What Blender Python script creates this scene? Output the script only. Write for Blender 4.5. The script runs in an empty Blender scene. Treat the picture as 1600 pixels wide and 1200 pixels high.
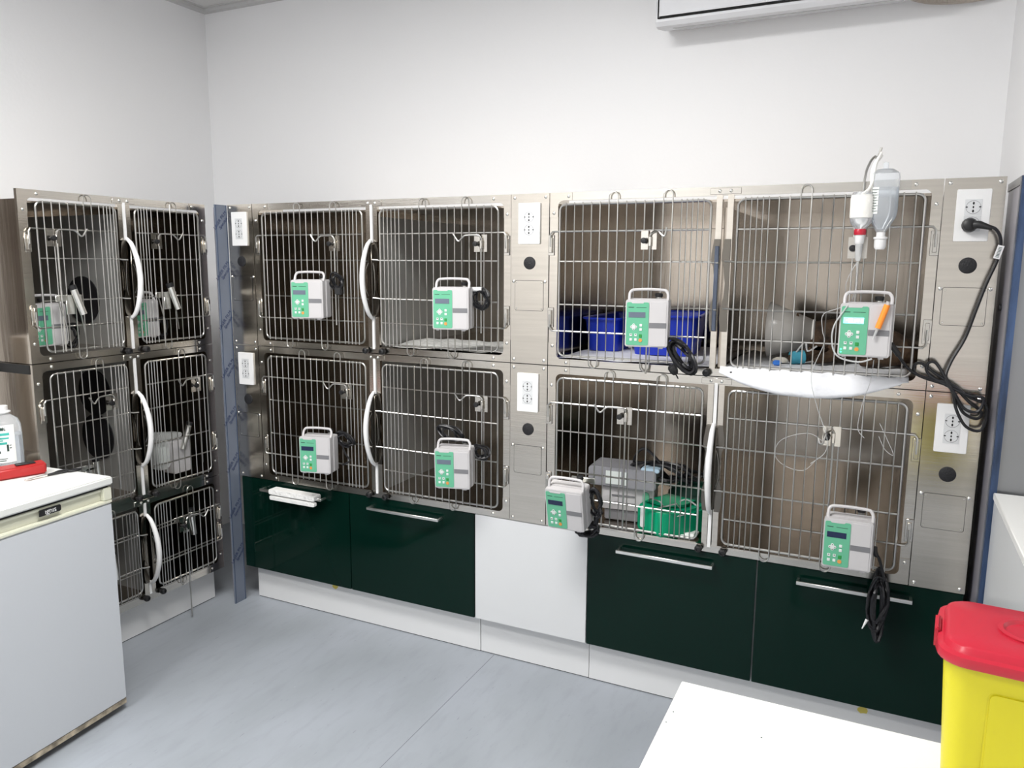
import bpy, bmesh, math, random
from mathutils import Vector, Matrix
random.seed(7)
C = bpy.context.scene.collection
PI = math.pi

# ---------------------------------------------------------------- camera, light, exposure
cd = bpy.data.cameras.new('camera'); cam = bpy.data.objects.new('camera', cd); C.objects.link(cam)
bpy.context.scene.camera = cam
YAW, PITCH, ROLL = .4485, .1561, .0059
Fv = Vector((-math.sin(YAW)*math.cos(PITCH), math.cos(YAW)*math.cos(PITCH), -math.sin(PITCH)))
R0 = Vector((math.cos(YAW), math.sin(YAW), 0)); U0 = R0.cross(Fv)
Rv = math.cos(ROLL)*R0 + math.sin(ROLL)*U0
Uv = -math.sin(ROLL)*R0 + math.cos(ROLL)*U0
mw = Matrix((Rv, Uv, -Fv)).transposed().to_4x4(); mw.translation = Vector((2.6837, -2.621, 1.6191))
cam.matrix_world = mw
cd.sensor_width = 36; cd.lens = 36*1199.2/1600; cd.clip_start = .02; cd.clip_end = 50

w = bpy.data.worlds.new('world'); bpy.context.scene.world = w; w.use_nodes = True
w.node_tree.nodes['Background'].inputs[0].default_value = (.8, .86, 1, 1)
w.node_tree.nodes['Background'].inputs[1].default_value = .15

def area(name, loc, sx, sy, power, col=(1, .985, .96)):
    l = bpy.data.lights.new(name, 'AREA'); l.shape = 'RECTANGLE'; l.size = sx; l.size_y = sy
    l.energy = power; l.color = col
    o = bpy.data.objects.new(name, l); C.objects.link(o); o.location = loc
    return o
area('ceiling_lamp_light', (1.40, -1.45, 2.94), 1.15, .55, 40)
area('ceiling_lamp_light', (.55, -2.75, 2.94), 1.15, .55, 36)
vs = bpy.context.scene.view_settings
vs.view_transform = 'Standard'; vs.look = 'None'; vs.gamma = 1; vs.exposure = .58; vs.use_curve_mapping = False

# ---------------------------------------------------------------- materials
MATS = {}
def mat(name, col, rough=.5, metal=0, bump=0, bscale=20, var=0, vscale=5, stretch=(1, 1, 1), trans=0, ior=1.45,
        alpha=1, emit=None, estr=1, coat=0, rvar=0, spec=.5):
    m = bpy.data.materials.new(name); m.use_nodes = True
    nt = m.node_tree; b = nt.nodes['Principled BSDF']
    c = (*col, 1)
    b.inputs['Base Color'].default_value = c
    b.inputs['Roughness'].default_value = rough
    b.inputs['Metallic'].default_value = metal
    b.inputs['IOR'].default_value = ior
    b.inputs['Specular IOR Level'].default_value = spec
    if trans: b.inputs['Transmission Weight'].default_value = trans
    if alpha < 1: b.inputs['Alpha'].default_value = alpha
    if coat: b.inputs['Coat Weight'].default_value = coat; b.inputs['Coat Roughness'].default_value = .04
    if emit: b.inputs['Emission Color'].default_value = (*emit, 1); b.inputs['Emission Strength'].default_value = estr
    if bump or var or rvar:
        tc = nt.nodes.new('ShaderNodeTexCoord'); mp = nt.nodes.new('ShaderNodeMapping')
        mp.inputs['Scale'].default_value = stretch
        nt.links.new(tc.outputs['Object'], mp.inputs['Vector'])
        if bump:
            n = nt.nodes.new('ShaderNodeTexNoise'); n.inputs['Scale'].default_value = bscale; n.inputs['Detail'].default_value = 4
            bp = nt.nodes.new('ShaderNodeBump'); bp.inputs['Strength'].default_value = bump; bp.inputs['Distance'].default_value = .01
            nt.links.new(mp.outputs[0], n.inputs['Vector']); nt.links.new(n.outputs['Fac'], bp.inputs['Height'])
            nt.links.new(bp.outputs[0], b.inputs['Normal'])
        if var:
            n = nt.nodes.new('ShaderNodeTexNoise'); n.inputs['Scale'].default_value = vscale; n.inputs['Detail'].default_value = 6
            r = nt.nodes.new('ShaderNodeValToRGB')
            r.color_ramp.elements[0].position = .3; r.color_ramp.elements[1].position = .7
            r.color_ramp.elements[0].color = (*[x*(1-var) for x in col], 1)
            r.color_ramp.elements[1].color = (*[min(1, x*(1+var)) for x in col], 1)
            nt.links.new(mp.outputs[0], n.inputs['Vector']); nt.links.new(n.outputs['Fac'], r.inputs[0])
            nt.links.new(r.outputs[0], b.inputs['Base Color'])
        if rvar:
            n = nt.nodes.new('ShaderNodeTexNoise'); n.inputs['Scale'].default_value = 3; n.inputs['Detail'].default_value = 5
            mr = nt.nodes.new('ShaderNodeMapRange'); mr.inputs['To Min'].default_value = rough-rvar; mr.inputs['To Max'].default_value = rough+rvar
            nt.links.new(tc.outputs['Object'], n.inputs['Vector']); nt.links.new(n.outputs['Fac'], mr.inputs['Value'])
            nt.links.new(mr.outputs[0], b.inputs['Roughness'])
    MATS[name] = m
    return m
M_wall = mat('white_paint', (.90, .905, .92), .55, bump=.05, bscale=60)
M_ceil = mat('ceiling_white', (.72, .72, .72), .7)
M_ctrim = mat('ceiling_trim_grey', (.60, .60, .60), .5)
M_floor = mat('grey_linoleum', (.30, .325, .365), .36, bump=.03, bscale=30, rvar=.06)
def floor_nodes():
    nt = M_floor.node_tree; b = nt.nodes['Principled BSDF']; N = nt.nodes.new; L = nt.links.new
    tc = N('ShaderNodeTexCoord')
    def noise(scale, stretch, lo, hi, det=5):
        mp = N('ShaderNodeMapping'); mp.inputs['Scale'].default_value = stretch; L(tc.outputs['Object'], mp.inputs[0])
        n = N('ShaderNodeTexNoise'); n.inputs['Scale'].default_value = scale; n.inputs['Detail'].default_value = det; L(mp.outputs[0], n.inputs['Vector'])
        r = N('ShaderNodeMapRange'); r.inputs['From Min'].default_value = lo; r.inputs['From Max'].default_value = hi; L(n.outputs['Fac'], r.inputs['Value'])
        return r.outputs[0]
    def mix(fac, a, bcol, amt):
        m = N('ShaderNodeMix'); m.data_type = 'RGBA'; mu = N('ShaderNodeMath'); mu.operation = 'MULTIPLY'; mu.inputs[1].default_value = amt
        L(fac, mu.inputs[0]); L(mu.outputs[0], m.inputs['Factor'])
        if isinstance(a, tuple): m.inputs[6].default_value = a
        else: L(a, m.inputs[6])
        m.inputs[7].default_value = bcol; return m.outputs[2]
    c = mix(noise(2.2, (1.6, .8, 1), .35, .7), (.33, .355, .395, 1), (.275, .30, .325, 1), .8)
    c = mix(noise(14, (2.2, .55, 1), .50, .72), c, (.25, .27, .30, 1), .35)
    c = mix(noise(70, (1.6, .30, 1), .70, .78, 2), c, (.16, .17, .19, 1), .55)
    c = mix(noise(85, (1.4, .4, 1), .75, .82, 2), c, (.55, .58, .62, 1), .6)
    L(c, b.inputs['Base Color'])
floor_nodes()
M_steel = mat('brushed_steel', (.62, .575, .51), .18, 1, bump=.02, bscale=9, var=.06, vscale=3, stretch=(1, 1, 26), rvar=.05)
M_steelh = mat('brushed_steel_rail', (.60, .57, .52), .18, 1, bump=.03, bscale=9, var=.05, vscale=3, stretch=(1, 1, 30), rvar=.05)
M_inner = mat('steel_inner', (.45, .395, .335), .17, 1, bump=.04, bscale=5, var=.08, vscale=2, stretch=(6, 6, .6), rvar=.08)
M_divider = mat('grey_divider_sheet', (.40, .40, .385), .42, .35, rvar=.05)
M_wire = mat('chromed_wire', (.52, .51, .485), .30, 1)
M_rivet = mat('rivet_steel', (.75, .74, .7), .2, 1)
M_darklatch = mat('dark_polished_steel', (.16, .145, .125), .14, 1)
M_white = mat('white_plastic', (.72, .72, .72), .35)
M_pump = mat('pump_white_plastic', (.50, .487, .492), .4)
M_green = mat('pump_green_label', (.115, .40, .245), .4)
M_lcd = mat('grey_display', (.115, .14, .185), .15)
M_lcdd = mat('dark_blue_display', (.012, .02, .06), .12)
M_lcdon = mat('lit_display', (.25, .7, .8), .3, emit=(.30, .80, .95), estr=.9)
M_lcdtx = mat('display_text', (.9, .98, 1), .3, emit=(.8, .97, 1), estr=1.0)
M_led = mat('green_led', (.1, .9, .4), .3, emit=(.1, 1, .45), estr=1.2)
M_btn = mat('grey_button', (.62, .66, .64), .5)
M_btng = mat('green_button', (.02, .25, .05), .5)
M_btno = mat('orange_button', (.62, .26, .06), .5)
M_ink = mat('dark_ink', (.02, .05, .04), .6)
M_band = mat('grey_band', (.17, .17, .18), .4)
M_black = mat('black_rubber', (.012, .012, .013), .45)
M_cord = mat('black_cord', (.010, .010, .012), .38)
M_vent = mat('black_vent', (.010, .010, .012), .6, bump=.3, bscale=200)
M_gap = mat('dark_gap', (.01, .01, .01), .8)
M_film = mat('blue_protective_film', (.155, .18, .232), .38, .15, var=.06, vscale=6)
M_filmd = mat('crumpled_blue_film_edge', (.035, .062, .13), .35, .2, bump=.5, bscale=40, var=.5, vscale=30, stretch=(1, 1, .2))
M_filme = mat('blue_film_on_edge', (.07, .085, .12), .35, .3, var=.3, vscale=10)
M_filmtx = mat('film_print_blue', (.006, .018, .085), .5)
M_dgreen = mat('dark_green_lacquer', (.0012, .012, .008), .07, spec=.22)
M_cabw = mat('white_laminate', (.60, .61, .62), .22)
M_carc = mat('carcass_white', (.62, .62, .62), .5)
M_plinth = mat('plinth_white', (.66, .665, .67), .35)
M_fridge = mat('fridge_door_enamel', (.55, .57, .60), .32, bump=.02, bscale=80)
M_cream = mat('fridge_cream_plastic', (.68, .68, .56), .35)
M_fridgetop = mat('fridge_top_white', (.70, .71, .69), .3)
M_rust = mat('rusty_strip', (.45, .38, .28), .6, var=.6, vscale=30)
M_table = mat('table_white_laminate', (.76, .76, .74), .3)
M_red = mat('red_plastic', (.44, .016, .035), .32)
M_redm = mat('red_tool_plastic', (.38, .02, .02), .35)
M_yel = mat('yellow_plastic', (.58, .52, .010), .35, trans=.0)
M_dark = mat('dark_cavity', (.05, .03, .02), .7)
M_bottle = mat('clear_bottle_plastic', (.90, .93, .96), .12, trans=.75, ior=1.2)
M_fluid = mat('saline_fluid', (.80, .85, .90), .08, trans=.8, ior=1.2)
M_label = mat('paper_label', (.80, .82, .80), .5)
M_teal = mat('teal_plastic', (.01, .30, .38), .35)
M_tealp = mat('teal_print', (.05, .42, .36), .5)
M_tape = mat('white_tape', (.80, .79, .75), .6, bump=.4, bscale=40)
M_tube = mat('clear_tube', (.72, .73, .73), .2, trans=.5, ior=1.2)
M_orange = mat('orange_cap', (.95, .28, .03), .4)
M_pad = mat('absorbent_pad', (.74, .75, .78), .8, bump=.5, bscale=25)
M_news = mat('printed_pad', (.66, .66, .64), .8, bump=.3, bscale=30, var=.25, vscale=60)
M_blue = mat('blue_plastic_tray', (.012, .035, .42), .3)
M_gbox = mat('green_plastic_case', (.0, .27, .13), .3)
M_gbag = mat('dark_green_fabric', (.005, .055, .035), .6)
M_greyp = mat('grey_device_plastic', (.25, .25, .27), .4)
M_fur = mat('tabby_fur', (.045, .026, .014), .9, bump=.6, bscale=60, var=.8, vscale=26)
M_furw = mat('white_fur', (.6, .57, .5), .9, bump=.5, bscale=60)
M_cone = mat('translucent_cone_plastic', (.50, .48, .45), .25, alpha=.93)
M_bandage = mat('teal_bandage', (.05, .28, .38), .8, bump=.4, bscale=60)
M_towel = mat('white_towel', (.82, .82, .80), .9, bump=.6, bscale=90)
M_ac = mat('ac_white', (.74, .75, .78), .35)
M_silver = mat('silver_tube', (.80, .79, .75), .28, 1)
M_emit = mat('lamp_diffuser', (1, 1, 1), .5, emit=(1, .985, .96), estr=5.5)
M_lav = mat('film_covered_steel', (.36, .35, .40), .30, .55, var=.04, vscale=5)
M_greyst = mat('grey_steel_front', (.27, .275, .285), .32, .85, rvar=.04)
M_stain = mat('yellow_stain', (.60, .50, .10), .5)
M_wrap = mat('clear_wrap_film', (.85, .87, .85), .2, alpha=.35, bump=.8, bscale=25)

# ---------------------------------------------------------------- mesh helpers
class MB:
    def __init__(s): s.v = []; s.f = []
    def add(s, v, f):
        n = len(s.v); s.v += [tuple(p) for p in v]; s.f += [tuple(i+n for i in q) for q in f]; return s
    def box(s, x0, x1, y0, y1, z0, z1):
        v = [(x, y, z) for z in (z0, z1) for y in (y0, y1) for x in (x0, x1)]
        return s.add(v, [(0, 2, 3, 1), (4, 5, 7, 6), (0, 1, 5, 4), (2, 6, 7, 3), (0, 4, 6, 2), (1, 3, 7, 5)])
    def prism(s, pts, y0, y1):          # polygon in x,z extruded along y
        n = len(pts)
        v = [(x, y0, z) for x, z in pts] + [(x, y1, z) for x, z in pts]
        return s.add(v, [tuple(range(n)), tuple(range(2*n-1, n-1, -1))] + [(i, i+n, (i+1) % n+n, (i+1) % n) for i in range(n)])
    def prismz(s, pts, z0, z1):
        n = len(pts)
        v = [(x, y, z0) for x, y in pts] + [(x, y, z1) for x, y in pts]
        return s.add(v, [tuple(range(n-1, -1, -1)), tuple(range(n, 2*n))] + [(i, (i+1) % n, (i+1) % n+n, i+n) for i in range(n)])
    def tube(s, path, r, seg=6, closed=False):
        P = [Vector(p) for p in path]; n = len(P)
        rr = r if isinstance(r, (list, tuple)) else [r]*n
        T = []
        for i in range(n):
            a = P[(i-1) % n] if (closed or i > 0) else P[i]; b = P[(i+1) % n] if (closed or i < n-1) else P[i]
            t = (b-a); T.append(t.normalized() if t.length > 1e-9 else Vector((0, 0, 1)))
        u = T[0].orthogonal().normalized(); v = []
        for i in range(n):
            u = (u - T[i]*u.dot(T[i])); u = u.normalized() if u.length > 1e-6 else T[i].orthogonal().normalized()
            q = T[i].cross(u)
            for k in range(seg):
                a = 2*PI*k/seg; v.append(P[i] + (u*math.cos(a) + q*math.sin(a))*rr[i])
        f = []
        for i in range(n if closed else n-1):
            j = (i+1) % n
            for k in range(seg):
                f.append((i*seg+k, i*seg+(k+1) % seg, j*seg+(k+1) % seg, j*seg+k))
        if not closed:
            f.append(tuple(range(seg-1, -1, -1))); f.append(tuple(range((n-1)*seg, n*seg)))
        return s.add(v, f)
    def lathe(s, prof, c=(0, 0, 0), axis='z', seg=20, sx=1, sy=1):   # prof: (r, h)
        v = []
        for r, h in prof:
            for k in range(seg):
                a = 2*PI*k/seg; x, y = r*math.cos(a)*sx, r*math.sin(a)*sy
                p = {'z': (x, y, h), 'y': (x, -h, y), 'x': (h, x, y)}[axis]     # 'y' : h points to -y
                v.append((p[0]+c[0], p[1]+c[1], p[2]+c[2]))
        f = []
        for i in range(len(prof)-1):
            for k in range(seg):
                f.append((i*seg+k, i*seg+(k+1) % seg, (i+1)*seg+(k+1) % seg, (i+1)*seg+k))
        if prof[0][0] > 0: f.append(tuple(range(seg-1, -1, -1)))
        if prof[-1][0] > 0: f.append(tuple(range((len(prof)-1)*seg, len(prof)*seg)))
        return s.add(v, f)
    def obj(s, name, m, parent=None, bevel=0, seg=2, smooth=True, loc=None, label=None):
        me = bpy.data.meshes.new(name); me.from_pydata(s.v, [], s.f); me.validate()
        bm = bmesh.new(); bm.from_mesh(me)
        bmesh.ops.recalc_face_normals(bm, faces=bm.faces)
        if bevel:
            ed = [e for e in bm.edges if len(e.link_faces) == 2 and e.calc_face_angle(0) > .5]
            bmesh.ops.bevel(bm, geom=ed, offset=bevel, segments=seg, affect='EDGES', clamp_overlap=True)
        if smooth:
            for f in bm.faces: f.smooth = True
            for e in bm.edges:
                if len(e.link_faces) == 2 and e.calc_face_angle(0) > .65: e.smooth = False
        bm.to_mesh(me); bm.free()
        me.materials.append(m)
        o = bpy.data.objects.new(name, me); C.objects.link(o)
        if parent: o.parent = parent
        if loc is not None: o.location = loc
        if label: o['label'] = label
        return o

def tag(o, label, cat, group=None, kind=None):
    o['label'] = label; o['category'] = cat
    if group: o['group'] = group
    if kind: o['kind'] = kind
    return o
def thing(name, label, cat, loc=(0, 0, 0), rz=0, group=None, rx=0, ry=0):
    o = bpy.data.objects.new(name, None); o.empty_display_size = .05; C.objects.link(o)
    o.location = loc; o.rotation_euler = (rx, ry, rz)
    return tag(o, label, cat, group)
def struct(name, mb, m, **k):
    o = mb.obj(name, m, smooth=False, **k); o['kind'] = 'structure'; return o
def copy_part(src, parent, dx=0, dz=0):
    c = src.copy(); C.objects.link(c); c.parent = parent
    c.location = (src.location.x+dx, src.location.y, src.location.z+dz)
    return c
def rrect(x0, x1, z0, z1, r, n=5):
    p = []
    for cx, cz, a0 in ((x1-r, z1-r, 0), (x0+r, z1-r, 90), (x0+r, z0+r, 180), (x1-r, z0+r, 270)):
        for k in range(n+1):
            a = math.radians(a0+90*k/n); p.append((cx+r*math.cos(a), cz+r*math.sin(a)))
    return p
def smooth_path(pts, n=8, closed=False):
    P = [Vector(p) for p in pts]; out = []; N = len(P)
    rng = range(N) if closed else range(N-1)
    for i in rng:
        p0 = P[(i-1) % N] if (closed or i > 0) else P[i]; p1 = P[i]; p2 = P[(i+1) % N]
        p3 = P[(i+2) % N] if (closed or i+2 < N) else P[(i+1) % N]
        for k in range(n):
            t = k/n
            out.append(.5*((2*p1)+(-p0+p2)*t+(2*p0-5*p1+4*p2-p3)*t*t+(-p0+3*p1-3*p2+p3)*t**3))
    if not closed: out.append(P[-1])
    return out
def text_obj(name, s, size, m, parent, loc, rot, depth=.0004, sx=1, shear=0, align='CENTER'):
    cu = bpy.data.curves.new('t', 'FONT'); cu.body = s; cu.size = size; cu.extrude = depth; cu.align_x = align; cu.align_y = 'CENTER'; cu.shear = shear
    cu.resolution_u = 3
    to = bpy.data.objects.new('t', cu)
    me = bpy.data.meshes.new_from_object(to)
    bpy.data.objects.remove(to); bpy.data.curves.remove(cu)
    me.name = name; me.materials.clear(); me.materials.append(m)
    o = bpy.data.objects.new(name, me); C.objects.link(o)
    if parent: o.parent = parent
    o.location = loc; o.rotation_euler = rot; o.scale = (sx, 1, 1)
    return o

# ---------------------------------------------------------------- room
XL, XR, YB, YF, ZC = -.92, 3.62, .80, -4.0, 3.03
struct('floor', MB().box(XL-.1, XR+.1, YF-.1, YB+.1, -.08, 0), M_floor)
struct('ceiling', MB().box(XL-.1, XR+.1, YF-.1, YB+.1, ZC, ZC+.08), M_ceil)
struct('wall_back', MB().box(XL-.1, XR+.1, YB, YB+.1, 0, ZC), M_wall)
struct('wall_left', MB().box(XL-.1, XL, YF, YB, 0, ZC), M_wall)
struct('wall_right', MB().box(XR, XR+.1, YF, YB, 0, ZC), M_wall)
struct('wall_front', MB().box(XL-.1, XR+.1, YF-.1, YF, 0, ZC), M_wall)
struct('wall_pier', MB().box(3.035, XR, .16, YB, 0, ZC), M_wall)
struct('trim_1', MB().box(XL, 3.035, YB-.035, YB, ZC-.022, ZC).box(XL, 3.035, YB-.05, YB-.035, ZC-.006, ZC), M_ctrim)
struct('trim_2', MB().box(XL, XL+.035, YF, YB-.035, ZC-.022, ZC).box(XL+.035, XL+.05, YF, YB-.05, ZC-.006, ZC), M_ctrim)
struct('trim_3', MB().box(1.322, 1.324, YF, .05, 0, .0004), mat('floor_seam', (.17, .18, .20), .5))
# unseen dark panel added on the left wall, so the left cages reflect dark
refl = struct('dark_reflection_panel', MB().box(XL, XL+.03, -3.55, -1.28, 0, 2.12), mat('reflection_panel_dark', (.055, .042, .032), .4))
MB().tube([(XL+.03, -2.40, 1.02), (XL+.075, -2.40, 1.02), (XL+.075, -2.52, 1.02)], .009).obj('door_handle', M_wire, refl)  # handle on the added dark panel
for x, y in ((1.40, -1.45), (.55, -2.75)):
    t = thing('ceiling_light', 'white rectangular ceiling light panel in front of the cages' if y > -2 else 'white rectangular ceiling light panel at the far end of the room', 'light', (x, y, ZC), group=None)
    MB().box(-.62, .62, -.32, .32, -.05, 0).obj('housing', M_white, t)
    MB().box(-.59, .59, -.29, .29, -.058, -.05).obj('diffuser', M_emit, t)

# ---------------------------------------------------------------- cages
TH = .0015
def p_list(nw, width):
    p = .032
    if nw == 18:
        xs = [.8*p + i*p for i in range(13)]
        d0 = xs[-1] + .95*p
        xs += [d0 + i*.57*p for i in range(5)]
        s = width/(xs[-1]+.73*p)
    else:
        xs = [.8*p + i*p for i in range(8)]
        d0 = xs[-1]+.62*p
        xs += [d0+i*.44*p for i in range(4)]
        s = width/(xs[-1]+.42*p)
    return [x*s for x in xs]
BARMESH = {}
def bar_mesh(key, build):
    if key not in BARMESH:
        o = build(); BARMESH[key] = o.data; o2 = o; return o2
    o = bpy.data.objects.new('bar', BARMESH[key]); C.objects.link(o); return o
def cage_door(unit, x0, z0, W, H, nw, flip, bars):
    """local coordinates: hinge at x=0 side unless flip (180 degree turned door)"""
    d = MB().tube([(x, 0, z) for x, z in rrect(0, W, 0, H, .022)], .0042, 8, closed=True).obj('cage_door', M_wire, unit, loc=(x0, -.006, z0))
    def T(x, z): return (W-x, H-z) if flip else (x, z)
    xs = p_list(nw, W)
    top = [(5, 6), (11, 12)] if nw == 18 else [(5, 6)]
    bot = [(3, 4), (9, 10)] if nw == 18 else [(3, 4)]
    loops = {}
    for a, b in top: loops[a] = loops[b] = 't'
    for a, b in bot: loops[a] = loops[b] = 'b'
    for i, x in enumerate(xs):
        if i in loops: continue
        def bld():
            return MB().tube([(0, 0, -.006), (0, 0, H+.006)], .0021, 5).obj('bar', M_wire)
        o = bar_mesh(('bar', round(H, 3)), bld)
        X, _ = T(x, 0); o.parent = d; o.location = (X, -.0065, 0); o.name = 'bar'
    for lst, sgn in ((top, 1), (bot, -1)):
        for a, b in lst:
            xa, xb = xs[a], xs[b]; r = (xb-xa)/2; cx = (xa+xb)/2
            zt = H+.022 if sgn > 0 else -.022
            ze = -.006 if sgn > 0 else H+.006
            path = [(xa, ze)] + [(cx-r*math.cos(PI*k/8), zt+sgn*r*math.sin(PI*k/8)) for k in range(9)] + [(xb, ze)]
            path = [T(x, z) for x, z in path]
            MB().tube([(x, -.0065, z) for x, z in path], .0023, 6).obj('looped_bar', M_wire, d)
    for fr, kind in bars:
        z = H*(1-fr)
        if kind == 'h':          # hinge rod, bends around the hinge bracket
            up = fr > .5
            e = -.034
            path = [(W, 0, z), (0, 0, z), (e+.008, -.004, z), (e, -.006, z+(.009 if up else -.009)), (e, -.006, z+(.06 if up else -.055))]
            path = [(*T(x, z_)[:1], y, T(x, z_)[1]) for x, y, z_ in path]
            MB().tube([(p[0], p[1], p[2]) for p in path], .0032, 7).obj('hinge_rod', M_wire, d)
        else:                    # latch rod, reaches over to the latch plate
            path = [(0, 0, z), (W+.006, 0, z), (W+.013, -.004, z-.002), (W+.034, -.012, z-.003)]
            path = [(*T(x, z_)[:1], y, T(x, z_)[1]) for x, y, z_ in path]
            MB().tube(path, .0031, 7).obj('cross_bar', M_wire, d)
    return d

def gusset(cx, cz, sx, sz, a=.085, wd=.029, r=.022):
    """L shaped corner plate with rounded inner corner; sx,sz = direction into the frame"""
    pts = [(0, 0), (a, 0), (a, wd), (wd+r, wd)]
    for k in range(1, 5):
        t = math.radians(90*k/4); pts.append((wd+r-r*math.sin(t), wd+r-r*math.cos(t)))
    pts += [(wd, a), (0, a)]
    return [(cx+sx*x, cz+sz*z) for x, z in pts]

BIGBARS = [(.175, 'h'), (.37, 'l'), (.655, 'l'), (.835, 'h')]
LOWBARS = [(.26, 'h'), (.30, 'l'), (.70, 'l'), (.74, 'h')]
def rod_z(H, frs): return [H*(1-f) for f in frs]

def cage_unit(label, loc, rz, W, H, D, x_open0, x_open1, z_open0, z_open1, mid, doorW, nw, bars, latch='handle', group='steel cage units', top_unit=False):
    """W x H front; opening from x_open0..x_open1, z_open0..z_open1; mid = x of centre posts"""
    u = thing('cage_unit', label, 'cage', loc, rz, group)
    fy0, fy1 = 0, .012
    # frame members
    MB().box(0, x_open0, fy0, fy1, 0, H).obj('side_stile', M_steel, u, smooth=False)
    MB().box(x_open1, W, fy0, fy1, 0, H).obj('side_stile', M_steel, u, smooth=False)
    MB().box(x_open0, x_open1, fy0, fy1, z_open1, H).obj('top_rail', M_steelh, u, smooth=False)
    MB().box(x_open0, x_open1, fy0, fy1, 0, z_open0).box(x_open0+.05, x_open1-.05, -.0015, 0, z_open0-.012, z_open0-.004).obj('bottom_rail', M_steelh, u, smooth=False)
    o0 = MB().box(mid-.0275, mid-.0085, fy0-.001, fy1, z_open0-.012, z_open1+.02).obj('centre_post', M_steel, u, smooth=False)
    copy_part(o0, u, dx=.036)
    MB().box(mid-.05, mid+.05, -.003, 0, z_open1+.004, z_open1+.024).obj('post_bracket', M_steelh, u, bevel=.001, seg=1)
    rv = MB()
    wd = x_open0
    for cx, sx in ((0, 1), (W, -1)):
        for cz, sz in ((0, 1), (H, -1)):
            w_ = wd if cx == 0 else W-x_open1
            h_ = z_open0 if cz == 0 else H-z_open1
            a = .085
            pts = [(0, 0), (a, 0), (a, h_), (w_+.02, h_)]
            for k in range(1, 5):
                t = math.radians(22.5*k); pts.append((w_+.02-.02*math.sin(t), h_+.02-.02*math.cos(t)))
            pts += [(w_, a), (0, a)]
            pts = [(cx+sx*x, cz+sz*z) for x, z in pts]
            MB().prism(pts, -.002, .0005).obj('corner_plate', M_steel, u, smooth=False)
            for px, pz in ((a-.013, h_*.5), (w_*.5, a-.013)):
                rv.lathe([(.0060, 0), (.0057, .0022), (.0035, .0040), (0, .0046)], (cx+sx*px, -.002, cz+sz*pz), 'y', 8)
    for dx in (-.018, .018):
        rv.lathe([(.0060, 0), (.0057, .0022), (.0035, .0040), (0, .0046)], (mid+dx, -.003, z_open1+.014), 'y', 8)
    o = rv.obj('rivets', M_rivet, u); o['kind'] = 'stuff'
    # shell
    H0 = H
    if top_unit: H = H-.035
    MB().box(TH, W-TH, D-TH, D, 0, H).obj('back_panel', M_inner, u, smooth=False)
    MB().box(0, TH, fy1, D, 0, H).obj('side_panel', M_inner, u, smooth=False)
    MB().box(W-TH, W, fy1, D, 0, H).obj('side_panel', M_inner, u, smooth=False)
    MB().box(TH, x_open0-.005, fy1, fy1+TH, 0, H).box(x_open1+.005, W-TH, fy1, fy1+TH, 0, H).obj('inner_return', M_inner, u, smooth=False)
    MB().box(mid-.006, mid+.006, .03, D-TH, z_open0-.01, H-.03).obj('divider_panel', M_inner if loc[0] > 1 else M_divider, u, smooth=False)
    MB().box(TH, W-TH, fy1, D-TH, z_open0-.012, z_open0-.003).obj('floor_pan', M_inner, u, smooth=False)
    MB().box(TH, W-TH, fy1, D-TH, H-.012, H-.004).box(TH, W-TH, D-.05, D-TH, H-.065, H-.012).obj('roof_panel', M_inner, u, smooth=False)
    H = H0
    # doors
    dH = z_open1-z_open0-.028
    zd = z_open0+.014
    xl = mid-.0435-doorW; xr = mid+.0435
    d1 = cage_door(u, xl, zd, doorW, dH, nw, False, bars)
    d2 = cage_door(u, xr, zd, doorW, dH, nw, True, [(1-f, k) for f, k in bars])
    # hinge brackets
    hz = [zd+dH*(1-f) for f, k in bars if k == 'h']
    for sgn, xe in ((-1, xl), (1, xr+doorW)):
        for i, f in enumerate([f for f, k in bars if k == 'h']):
            z = zd+dH*(1-f)
            zz0, zz1 = (z-.085, z-.012) if f < .5 else (z+.012, z+.085)
            xa, xb = (xe-.046, xe-.022) if sgn < 0 else (xe+.022, xe+.046)
            MB().box(xa, xb, -.004, -.002, zz0, zz1).box((xe+sgn*.034)-.006, (xe+sgn*.034)+.006, -.013, -.004, zz0+.01, zz1-.01).obj('hinge_bracket', M_steelh, u, bevel=.0015, seg=1)
    # latch
    fl = [f for f, k in bars if k == 'l']
    zt = zd+dH*(1-fl[0]); zb = zd+dH*(1-fl[1])
    zc = (zt+zb)/2; hh = (zt-zb)/2+.075
    def plate(x, s):
        # wavy outer edge
        pts = [(0, -hh), (.020, -hh), (.025, -hh*.72), (.024, -hh*.5), (.014, -hh*.25), (.012, hh*.05), (.018, hh*.4), (.026, hh*.55), (.025, hh*.7), (.018, hh), (0, hh)]
        return [(x+s*a, zc+b) for a, b in pts]
    if latch == 'handle':
        MB().prism(plate(mid-.008, -1), -.010, -.004).obj('latch_plate', M_darklatch, u, smooth=False)
        MB().prism(plate(mid+.012, 1), -.010, -.004).obj('latch_plate', M_darklatch, u, smooth=False)
        MB().box(mid+.002, mid+.012, -.022, -.004, zc-hh*.95, zc+hh*.95).obj('latch_channel', M_darklatch, u, bevel=.002, seg=1)
        pth = []; rad = []
        n = 18
        for k in range(n+1):
            t = k/n; z = zc+hh*1.04*(1-2*t); y = -.010-.062*math.sin(PI*t)**.62
            pth.append((mid-.001, y, z)); rad.append(.0065+.0045*math.sin(PI*t)**.5)
        hnd = MB(); hnd.tube(pth, rad, 10)
        hnd.box(mid-.006, mid+.005, -.004, .004, zc+hh*.98, z_open1+.008).box(mid-.006, mid+.005, -.004, .004, z_open0-.008, zc-hh*.98)
        hnd.obj('door_handle', M_white, u, label='white curved plastic release handle')
        wl = MB()
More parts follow.
